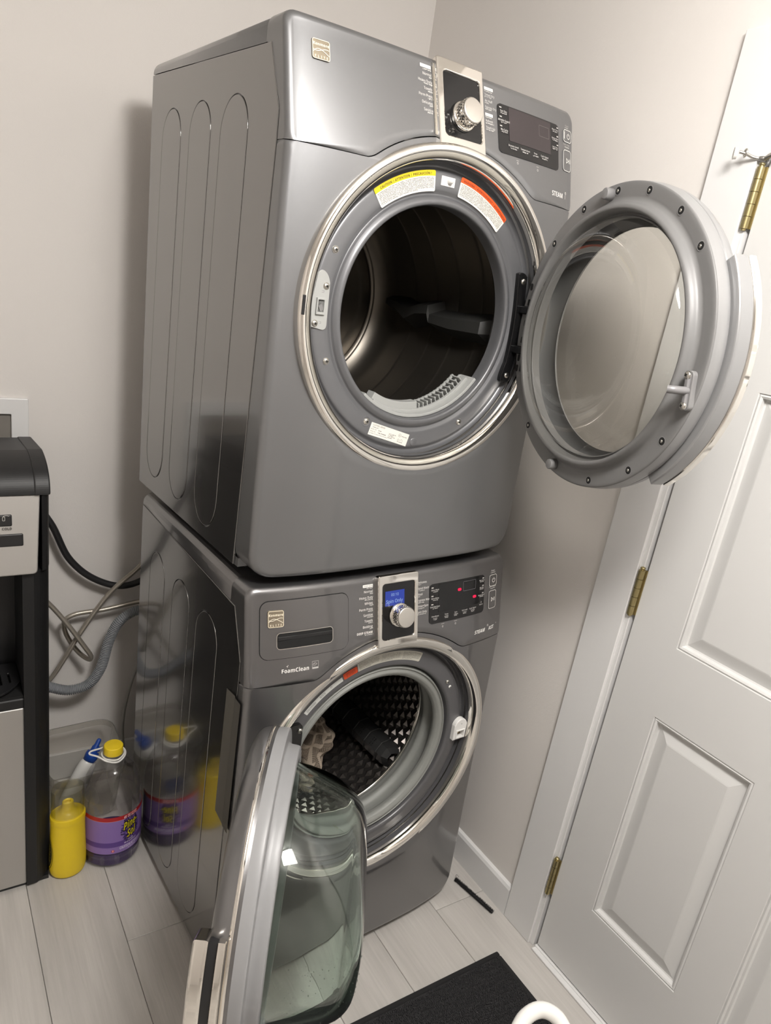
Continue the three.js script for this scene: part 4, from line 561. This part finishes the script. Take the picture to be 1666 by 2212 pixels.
// ================================================================== left side: water cooler, bottles, hoses
{
  const t = thing('water_cooler', 'black water cooler with brushed steel control panel and door', 'water cooler', [-0.436, 0, -0.645]);
  const w = 0.164; // half width
  const brush = dataTex(256, 64, (() => { const n = noise2(256, 64, [4, 64], 31), k = noise2(256, 64, [256, 64], 17); return (x, y, i) => { const v = 150 + (n[i] - 0.5) * 26 + (k[i] - 0.5) * 40; return [v, v, v]; }; })(), false, [2, 5]);
  const steel = std(rgb(0.50, 0.485, 0.465), 0.46, 0.8, { bumpMap: brush, bumpScale: 0.0002 });
  // side columns, one extruded profile each, curved hood on top
  // lower and upper body pieces
  const R0 = w - 0.063;
  for (const sg of [1, -1]) {
    const s = new THREE.Shape(); s.moveTo(sg * R0, -0.12); s.lineTo(sg * w, -0.12); s.lineTo(sg * w, 0.115); s.quadraticCurveTo(sg * (w - 0.004), 0.155, sg * (w - 0.039), 0.175); s.lineTo(sg * R0, 0.177); s.closePath();
    obj('side_column', ext(s, 0.872, 0.002, 2, 10).rotateX(PI / 2).translate(0, 0.880, 0), M.blackSatin, t);
    const s2 = new THREE.Shape(); s2.moveTo(sg * 0.1425, -0.12); s2.lineTo(sg * w, -0.12); s2.lineTo(sg * w, 0.115); s2.quadraticCurveTo(sg * (w - 0.002), 0.150, sg * (w - 0.012), 0.168); s2.lineTo(sg * 0.1425, 0.174); s2.closePath();
    obj('upper_column', ext(s2, 0.176, 0.002, 2, 10).rotateX(PI / 2).translate(0, 1.060, 0), M.blackSatin, t);
    const hs = new THREE.Shape(); hs.moveTo(0.12, 1.0635); hs.lineTo(-0.176, 1.0635); hs.bezierCurveTo(-0.174, 1.098, -0.150, 1.129, -0.06, 1.136); hs.lineTo(0.12, 1.120); hs.closePath();
    obj('hood_trim', ext(hs, 0.026, 0.003, 2, 24).rotateY(PI / 2).translate(sg > 0 ? w - 0.033 : -w + 0.001, 0, 0), M.blackSatin, t);
  }
  { const hs = new THREE.Shape(); hs.moveTo(0.12, 1.0635); hs.lineTo(-0.174, 1.0635); hs.bezierCurveTo(-0.172, 1.097, -0.148, 1.127, -0.06, 1.134); hs.lineTo(0.12, 1.118); hs.closePath(); obj('hood', ext(hs, 2 * w - 0.070, 0.002, 2, 24).rotateY(PI / 2).translate(-w + 0.034, 0, 0), M.blackSatin, t); }
  obj('rear_body', [box(-w + 0.004, w - 0.004, 0.02, 1.06, -0.12, 0.02)], M.blackSatin, t);
  // control panel leaning back at the bottom
  const cp = sub('control_console', t, [0, 1.0605, 0.160]); cp.rotation.x = -0.15;
  { const s = new THREE.Shape(); s.moveTo(-0.140, 0); s.lineTo(0.140, 0); s.lineTo(0.131, -0.168); s.quadraticCurveTo(0.130, -0.178, 0.120, -0.178); s.lineTo(-0.120, -0.178); s.quadraticCurveTo(-0.130, -0.178, -0.131, -0.168); s.closePath();
    obj('console_plate', ext(s, 0.010, 0.003, 3, 8).translate(0, 0, -0.005), steel, cp);
    obj('console_body', box(-0.13, 0.13, -0.165, -0.002, -0.09, -0.004), M.blackSatin, cp);
    for (const [x, y0, y1, x1] of [[0.028, -0.067, -0.041, 0.083], [0.010, -0.112, -0.084, 0.104]]) obj('push_button', rbox(x, x1, y0, y1, 0.004, 0.0105, 0.004), M.black, cp);
    obj('push_button', rbox(-0.104, -0.01, -0.112, -0.084, 0.004, 0.0105, 0.004), M.black, cp);
    const tx = canvasTex(360, 200, (x, W, H) => { lineText(x, 'COLD', W * 0.66, 182, 30, { align: 'center', style: 'bold', fill: '#33322f' }); x.strokeStyle = '#b9b6b0'; x.lineWidth = 4; x.beginPath(); x.roundRect(206, 66, 18, 34, 6); x.stroke(); x.beginPath(); x.arc(234, 88, 34, -2.3, -0.9); x.stroke(); });
    obj('console_print', new THREE.PlaneGeometry(0.09, 0.05).translate(0.058, -0.054, 0.0109), print(tx), cp); }
  obj('alcove', [box(-R0 - 0.004, R0 + 0.004, 0.585, 0.9, 0.018, 0.024)], M.black, t);
  // drip tray with slots
  { const dt = sub('drip_tray', t, [0, 0.578, 0.03]); const s = new THREE.Shape(); s.moveTo(-0.10, 0); s.lineTo(0.10, 0); s.lineTo(0.10, 0.09); s.quadraticCurveTo(0.07, 0.152, 0, 0.154); s.quadraticCurveTo(-0.07, 0.152, -0.10, 0.09); s.closePath(); for (let k = 0; k < 9; k++) s.holes.push(rrShape(-0.081 + k * 0.0195, -0.076 + k * 0.0195, 0.05, 0.118 - Math.abs(k - 4) * 0.006, 0.002)); obj('grate', ext(s, 0.004, 0.0012, 1, 12).rotateX(PI / 2), M.black, dt); obj('tray', box(-0.1, 0.1, -0.022, -0.012, 0.0, 0.14), M.dark, dt); }
  obj('shelf', rbox(-R0 - 0.002, R0 + 0.002, 0.535, 0.562, 0.02, 0.176, 0.006), M.blackSatin, t);
  obj('lower_door', rbox(-R0 - 0.0005, R0 + 0.0005, 0.012, 0.534, 0.12, 0.1735, 0.004), steel, t);
  obj('base', box(-w + 0.01, w - 0.01, 0, 0.012, -0.12, 0.165), M.black, t);
}
{ // access frame in the wall above the cooler
  const t = thing('outlet_box', 'white square outlet frame set in the wall behind the cooler', 'outlet box', [-0.41, 1.06, ZB]);
  const s = rrShape(-0.142, 0.142, -0.1335, 0.1335, 0.003); s.holes.push(rrShape(-0.1015, 0.1015, -0.0925, 0.0925, 0.002));
  obj('frame', ext(s, 0.010, 0.002, 2, 6), M.trim, t); obj('box_back', box(-0.104, 0.104, -0.095, 0.095, 0.0005, 0.002), std(rgb(0.19, 0.175, 0.155), 0.7), t);
}
{ // purple cleaner jug
  const t = thing('cleaner_jug', 'large clear jug of purple cleaner with yellow cap and white cord', 'cleaner jug', [-0.117, 0, -0.518]);
  const R = 0.077, clear = pane(rgb(0.975, 0.97, 0.975), 0.02);
  const body = smooth2([[0.0, 0.002], [0.055, 0.001], [0.070, 0.004], [0.0755, 0.014], [0.0745, 0.03], [0.077, 0.042], [0.077, 0.16], [0.0775, 0.19], [0.0765, 0.205], [0.072, 0.235], [0.062, 0.262], [0.046, 0.284], [0.030, 0.298], [0.0225, 0.305], [0.0215, 0.318]], 90);
  obj('bottle', latheY(body, 96), clear, t);
  obj('liquid', latheY([[0, 0.004], [0.054, 0.0035], [0.068, 0.006], [0.0735, 0.0145], [0.0727, 0.03], [0.0750, 0.042], [0.0750, 0.048], [0, 0.0485]], 96), phys(rgb(0.06, 0.022, 0.16), 0.05, 0, { transmission: 0.5, thickness: 0.05, ior: 1.33, attenuationColor: rgb(0.12, 0.05, 0.35), attenuationDistance: 0.02 }), t);
  obj('cap', latheY([[0, 0.345], [0.0225, 0.3445], [0.0245, 0.342], [0.025, 0.322], [0.0215, 0.3205]], 48), M.yellowCap, t);
  // facets pressed into the shoulder and the foot
  const P = []; for (const [r0, y0, r1, y1, n] of [[0.0772, 0.178, 0.0768, 0.212, 12], [0.0752, 0.016, 0.0765, 0.044, 12]]) for (let k = 0; k < n; k++) { const a = 2 * PI * k / n, b = 2 * PI * (k + 1) / n, m = (a + b) / 2, p = (r, an, y) => [r * Math.cos(an), y, r * Math.sin(an)]; const A = p(r0, a, y0), B = p(r0, b, y0), C = p(r1, b, y1), D = p(r1, a, y1), Q = p((r0 + r1) / 2 - 0.006, m, (y0 + y1) / 2); P.push(...A, ...B, ...Q, ...B, ...C, ...Q, ...C, ...D, ...Q, ...D, ...A, ...Q); }
  const pg = new THREE.BufferGeometry(); pg.setAttribute('position', new THREE.Float32BufferAttribute(P, 3)); pg.computeVertexNormals(); obj('pressed_facets', pg, clear, t);
  const tex = canvasTex(1536, 420, (x, w, h) => {
    const gy = v => (1 - v) * h; x.fillStyle = '#8166a4'; x.fillRect(0, 0, w, h); x.fillStyle = '#a51c22'; x.fillRect(0, 0, w, h * 0.115); x.fillStyle = '#553880'; x.fillRect(0, h * 0.69, w, h * 0.135); x.fillStyle = '#8469a6'; x.fillRect(0, h * 0.825, w, h * 0.175);
    x.fillStyle = '#c7a5a5'; x.fillRect(0, h * 0.108, w, 3);
    for (const X of [0.585]) { const cx = w * X; // flower burst behind the lettering
      let s = 5; const r = () => { s = (s * 16807) % 2147483647; return s / 2147483647; }; for (let k = 0; k < 260; k++) { const a = r() * 7, q = Math.sqrt(r()), X2 = cx + Math.cos(a) * q * 175, Y2 = h * 0.42 + Math.sin(a) * q * 150; x.fillStyle = ['#241442', '#2f1b57', '#1b1033', '#4a2f7d'][Math.floor(r() * 4)]; x.beginPath(); x.ellipse(X2, Y2, 16, 7, a, 0, 7); x.fill(); }
      x.save(); x.translate(cx, h * 0.42); x.rotate(-0.12); x.strokeStyle = '#0d0a10'; x.lineWidth = 18; x.lineJoin = 'round'; x.textAlign = 'center'; x.font = 'italic bold 118px sans-serif'; for (const [s2, Y] of [['Pine-', -12], ['Sol', 94]]) { x.strokeText(s2, 6, Y); x.fillStyle = '#cdbf1d'; x.fillText(s2, 6, Y); } x.restore();
      lineText(x, '4X', cx - 130, h * 0.098, 40, { style: 'italic bold', fill: '#f0dcd8' }); scribble(x, cx - 60, h * 0.05, 190, 14, '#f0dcd8'); scribble(x, cx - 60, h * 0.096, 190, 14, '#f0dcd8');
      lineText(x, 'LAVENDER', cx + 10, h * 0.745, 22, { align: 'center', style: 'bold', fill: '#d9cfe2' }); scribble(x, cx - 110, h * 0.80, 240, 17, '#d9cfe2'); lineText(x, 'CAUTION/ATTENTION', cx - 190, h * 0.92, 44, { style: 'bold', fill: '#d5cddf' }); scribble(x, cx - 40, h * 0.97, 160, 12, '#d9cfe2');
      x.fillStyle = '#b4373a'; x.beginPath(); x.moveTo(cx - 330, h * 0.93); x.lineTo(cx - 300, h * 0.88); x.lineTo(cx - 270, h * 0.93); x.lineTo(cx - 300, h * 0.98); x.fill(); lineText(x, '0', cx - 300, h * 0.955, 34, { align: 'center', style: 'bold', fill: '#f0d8cc' }); }
  });
  const a0 = rad(-78), a1 = rad(98); // label wraps round the front
  obj('paper_label', grid(64, 2, (u, v) => { const a = a0 + (a1 - a0) * u; return [0.0780 * Math.sin(a), 0.054 + 0.118 * v, 0.0780 * Math.cos(a)]; }), std(0xffffff, 0.35, 0, { map: tex }), t);
  obj('handle_cord', [tube([[0.028, 0.317, 0.004], [0.004, 0.315, 0.0285], [-0.024, 0.316, 0.014], [-0.0275, 0.318, -0.008], [-0.004, 0.318, -0.028], [0.022, 0.317, -0.017]], 0.0024, 60, 8, true), tube([[0.026, 0.3115, 0.014], [0.004, 0.309, 0.0305], [-0.022, 0.312, 0.020], [-0.040, 0.322, 0.008], [-0.062, 0.335, 0.004], [-0.058, 0.337, 0.0], [-0.03, 0.332, -0.012], [-0.006, 0.325, -0.028], [0.021, 0.322, -0.020], [0.031, 0.316, -0.002]], 0.0024, 90, 8, true)], M.whitePlastic, t);
}
{ // yellow shaker bottle with a clear cap
  const t = thing('yellow_bottle', 'yellow squeeze bottle with a clear dome cap beside the cleaner jug', 'bottle', [-0.234, 0, -0.490], 0.1);
  const S = g => g.scale(1, 1, 0.82);
  obj('body', S(latheY(smooth2([[0, 0.001], [0.034, 0.001], [0.042, 0.006], [0.0455, 0.02], [0.0462, 0.05], [0.0448, 0.09], [0.0432, 0.135], [0.0428, 0.166], [0.0436, 0.172], [0.0436, 0.184], [0.0425, 0.187], [0.041, 0.186]], 70), 72)), M.yellow, t);
  obj('shoulder', S(latheY(smooth2([[0.0408, 0.186], [0.034, 0.189], [0.022, 0.196], [0.016, 0.206], [0.0145, 0.216], [0.0135, 0.222], [0.0095, 0.224], [0.0065, 0.221], [0.006, 0.215], [0, 0.214]], 50), 56)), M.yellow, t);
  const capm = pane(rgb(0.91, 0.91, 0.87), 0.10);
  obj('cap', S(latheY(smooth2([[0.0410, 0.187], [0.0412, 0.22], [0.0405, 0.262], [0.0398, 0.2645], [0.0388, 0.2635], [0.0392, 0.25], [0.0398, 0.19]], 40), 64)), capm, t);
  const tex = canvasTex(256, 384, (x, w, h) => { x.strokeStyle = '#4a3a08'; x.lineWidth = 7; x.beginPath(); x.ellipse(w / 2, h / 2, w * 0.42, h * 0.44, 0, 0, 7); x.stroke(); x.fillStyle = '#2e2a14'; x.beginPath(); x.ellipse(w / 2, h / 2, w * 0.36, h * 0.39, 0, 0, 7); x.fill(); x.fillStyle = '#8a7a20'; for (let k = 0; k < 6; k++) { scribble(x, w * 0.26, h * (0.3 + k * 0.08), w * 0.48, 18, '#9a8a2a'); } });
  obj('oval_label', grid(20, 12, (u, v) => { const a = rad(-138) + rad(80) * u, y = 0.018 + 0.115 * v, r = (y < 0.05 ? 0.0464 : 0.0464 - 0.0030 * (y - 0.05) / 0.085) + 0.0004; return [r * Math.sin(a), y, 0.82 * r * Math.cos(a)]; }), print(tex, 0.4), t);
}
{ // clear storage tub against the wall
  const t = thing('plastic_tub', 'empty clear plastic storage tub between the cooler and the washer', 'tub', [-0.158, 0.0165, -0.735], 0.03); t.rotation.x = 0.16;
  const tm = pane(rgb(0.88, 0.87, 0.84), 0.38), ring = (hw, hd, y, r) => { const pts = rrShape(-hw, hw, -hd, hd, r).getSpacedPoints(95); return pts.map(p => [p.x, y, p.y]); };
  const lv = [ring(0.05, 0.04, 0.003, 0.02), ring(0.080, 0.080, 0.003, 0.03), ring(0.087, 0.088, 0.012, 0.035), ring(0.098, 0.100, 0.17, 0.04), ring(0.100, 0.102, 0.20, 0.04)];
  obj('tub_wall', grid(95, lv.length - 1, (u, v) => lv[Math.round(v * (lv.length - 1))][Math.round(u * 95)]), tm, t);
  const rl = [ring(0.100, 0.102, 0.200, 0.04), ring(0.105, 0.107, 0.2005, 0.044), ring(0.106, 0.108, 0.176, 0.045)];
  obj('rim', grid(95, 2, (u, v) => rl[Math.round(v * 2)][Math.round(u * 95)]), tm, t);
  obj('floor_sheet', grid(1, 1, (u, v) => [-0.09 + 0.18 * u, 0.0035, -0.08 + 0.16 * v]), tm, t);
}
{ // white squeeze bottle leaning in the tub
  const t = thing('squeeze_bottle', 'white squeeze bottle with a blue spout leaning in the tub', 'bottle', [-0.205, 0.02, -0.70]); t.rotation.set(-0.35, 0, -0.52);
  obj('body', latheY(smooth2([[0, 0.0], [0.022, 0.0], [0.026, 0.006], [0.026, 0.12], [0.022, 0.142], [0.014, 0.152]], 40), 40).scale(1, 1, 0.7), M.whitePlastic, t);
  obj('collar', latheY([[0.0, 0.146], [0.0185, 0.146], [0.0195, 0.165], [0.017, 0.174], [0, 0.176]], 32), M.blue, t);
  obj('spout', [latheY([[0.011, 0.174], [0.0105, 0.188], [0.0075, 0.194], [0.0065, 0.210], [0.004, 0.214], [0, 0.2145]], 24), at(rbox(-0.004, 0.016, 0.178, 0.192, -0.006, 0.006, 0.004), 0, 0, 0)], M.blue, t);
}
{ // blue cap lying in the tub
  const o = obj('blue_cap', latheY([[0, 0.03], [0.024, 0.03], [0.027, 0.026], [0.028, 0.002], [0.026, 0.0], [0, 0.001]], 36).translate(-0.198, 0.0045, -0.678), M.blue); tag(o, 'dark blue round cap lying on the bottom of the tub', 'cap');
}
// cords and hoses behind the appliances
tag(obj('power_cord', tube([[-0.31, 1.02, -0.84], [-0.25, 0.91, -0.835], [-0.2185, 0.857, -0.83], [-0.1755, 0.757, -0.83], [-0.115, 0.693, -0.83], [-0.036, 0.658, -0.83], [0.025, 0.669, -0.83], [0.08, 0.73, -0.81], [0.10, 0.85, -0.775]], 0.0095, 120, 14), M.cable), 'thick black power cord looping along the back wall', 'cord');
{
  const braid = (() => { const t = dataTex(64, 64, (x, y) => { const a = ((x + y) % 16) / 16, b = ((x - y + 640) % 16) / 16; const v = 120 + 150 * Math.max(Math.abs(a - 0.5), Math.abs(b - 0.5)); return [v, v * 0.97, v * 0.92]; }); t.repeat.set(90, 3); return t; })();
  const bm = std(rgb(0.95, 0.93, 0.90), 0.34, 0.6, { map: braid });
  tag(obj('braided_hose', tube([[0.10, 0.86, -0.77], [0.06, 0.80, -0.785], [0.0076, 0.7257, -0.80], [-0.068, 0.650, -0.81], [-0.154, 0.531, -0.80], [-0.19, 0.465, -0.80], [-0.2274, 0.405, -0.80], [-0.30, 0.33, -0.80]], 0.0068, 110, 12), bm), 'straight braided steel water hose running up to the washer', 'hose');
  tag(obj('braided_hose', tube([[-0.30, 0.72, -0.80], [-0.2268, 0.633, -0.80], [-0.1789, 0.565, -0.785], [-0.145, 0.508, -0.778], [-0.124, 0.468, -0.780], [-0.1255, 0.453, -0.79], [-0.145, 0.458, -0.82], [-0.172, 0.50, -0.825], [-0.188, 0.545, -0.825], [-0.186, 0.572, -0.825], [-0.163, 0.585, -0.825], [-0.0794, 0.5905, -0.825], [0.0, 0.604, -0.82], [0.09, 0.63, -0.79], [0.12, 0.65, -0.77]], 0.0068, 160, 12), bm), 'braided steel water hose with a tight loop in it', 'hose');
  const path = new THREE.CatmullRomCurve3([[-0.31, 0.43, -0.785], [-0.2364, 0.388, -0.785], [-0.1814, 0.3685, -0.78], [-0.1312, 0.381, -0.775], [-0.1, 0.428, -0.77], [-0.0762, 0.520, -0.77], [-0.048, 0.580, -0.765], [0.0, 0.6065, -0.762], [0.07, 0.60, -0.735]].map(p => V(...p)), false, 'centripetal');
  const N = 760, g = new THREE.TubeGeometry(path, N, 0.0148, 14, false), P = g.attributes.position, C = path.getSpacedPoints(N);
  for (let i = 0; i <= N; i++) { const k = i % 7, s = 1 - 0.2 * (k < 2 ? 1 : k === 2 || k === 6 ? 0.45 : 0); for (let j = 0; j <= 14; j++) { const q = i * 15 + j, v = V(P.getX(q), P.getY(q), P.getZ(q)).sub(C[i]).multiplyScalar(s).add(C[i]); P.setXYZ(q, v.x, v.y, v.z); } }
  g.computeVertexNormals(); tag(obj('drain_hose', g, std(rgb(0.25, 0.26, 0.275), 0.5)), 'grey corrugated drain hose curving up behind the washer', 'hose');
  tag(obj('thin_cable', tube([[0.02, 0.42, -0.80], [-0.006, 0.33, -0.80], [-0.02, 0.22, -0.81], [-0.016, 0.12, -0.82], [0.0, 0.03, -0.83], [0.06, 0.0045, -0.83]], 0.0042, 60, 8), std(rgb(0.30, 0.29, 0.27), 0.5)), 'thin grey cable hanging behind the washer', 'cable');
}

// ================================================================== floor things on the right
{ // black brush strip
  const A = V(0.7242, 0.0065, -0.0201), B = V(0.7496, 0.0065, 0.1184), L = A.distanceTo(B), t = thing('brush_strip', 'short black fuzzy brush strip lying by the baseboard', 'brush strip', [A.x, 0, A.z], Math.atan2(-(B.z - A.z), B.x - A.x));
  obj('core', rbox(0, L, 0.001, 0.009, -0.004, 0.004, 0.002), M.black, t);
  const H = []; for (let k = 0; k < 900; k++) { const g = new THREE.ConeGeometry(0.0006, 0.0055, 3); const a = rr(-1.5, 1.5); g.translate(0, 0.0028, 0).rotateX(a).rotateZ(rr(-0.5, 0.5)); g.translate(rr(0, L), 0.0055 + 0.002 * Math.cos(a), Math.sin(a) * 0.0035); H.push(g); }
  const f = obj('bristles', H, M.black, t); f.userData.kind = 'stuff';
  obj('loose_thread', tube([[0.004, 0.008, 0], [-0.004, 0.012, -0.006], [-0.006, 0.009, -0.013], [0.002, 0.006, -0.014]], 0.0005, 20, 5), M.black, t);
}
{ // charcoal rug
  const x0 = -0.10, x1 = 0.6785, z0 = 0.2205, z1 = 0.74, t = thing('door_mat', 'charcoal looped pile mat with a bound edge in front of the washer', 'mat', [x0, 0, z0]); const W = x1 - x0, D = z1 - z0, dk = std(rgb(0.020, 0.019, 0.020), 0.95);
  obj('backing', rbox(0, W, 0.0005, 0.006, 0, D, 0.002), dk, t);
  for (const [a, b, c, e] of [[0, W, 0, 0.013], [0, W, D - 0.013, D], [0, 0.013, 0.013, D - 0.013], [W - 0.013, W, 0.013, D - 0.013]]) obj('bound_edge', rbox(a, b, 0.001, 0.0095, c, e, 0.004), std(rgb(0.030, 0.029, 0.031), 0.85, 0, { bumpMap: fineBump, bumpScale: 0.002 }), t);
  const loop = new THREE.TorusGeometry(0.0020, 0.0011, 5, 7), m = new THREE.Matrix4(), q = new THREE.Quaternion(), e = new THREE.Euler(), sx = 0.0040, sz = 0.0046, list = [];
  for (let z = 0.016; z < D - 0.014; z += sz) for (let x = 0.20; x < W - 0.014; x += sx) { const band = (Math.floor(z / 0.0062) % 3); list.push([x + rr(-0.0009, 0.0009), z + rr(-0.0009, 0.0009) + 0.0022 * Math.sin(x * 95 + 2 * Math.sin(z * 60)) + 0.0012 * band]); }
  const im = new THREE.InstancedMesh(loop, std(rgb(0.027, 0.026, 0.028), 0.9), list.length); list.forEach(([x, z], i) => { e.set(rr(-0.5, 0.5), rr(-0.9, 0.9) + PI / 2, rr(-0.4, 0.4)); q.setFromEuler(e); m.compose(V(x, 0.0068 + rr(-0.0006, 0.001) + 0.0012 * Math.sin(z * 480 + 3 * Math.sin(x * 40)), z), q, V(1, 1.2, 1)); im.setMatrixAt(i, m); });
  im.name = 'loop_pile'; im.castShadow = im.receiveShadow = true; im.userData.kind = 'stuff'; t.add(im);
}
{ // white tubular hoop standing on the mat
  const t = thing('tubular_stand', 'white tubular frame with a bent top standing on the mat', 'stand', [0.31, 0.0095, 0.66]);
  const P = [[-0.105, 0, 0.03], [-0.105, 0.20, 0.025], [-0.092, 0.40, 0.01], [-0.07, 0.462, -0.012], [-0.04, 0.485, -0.0245], [-0.007, 0.49, -0.021], [0.012, 0.484, -0.003], [0.017, 0.47, 0.022]];
  obj('bent_tube', tube(P, 0.0125, 90, 20), M.whitePlastic, t);
  obj('straight_tube', tube([[0.016, 0.474, 0.016], [0.019, 0.44, 0.05], [0.02, 0.22, 0.085], [0.02, 0, 0.11]], 0.0142, 60, 20), M.whitePlastic, t);
}
renderer.render(scene, camera);
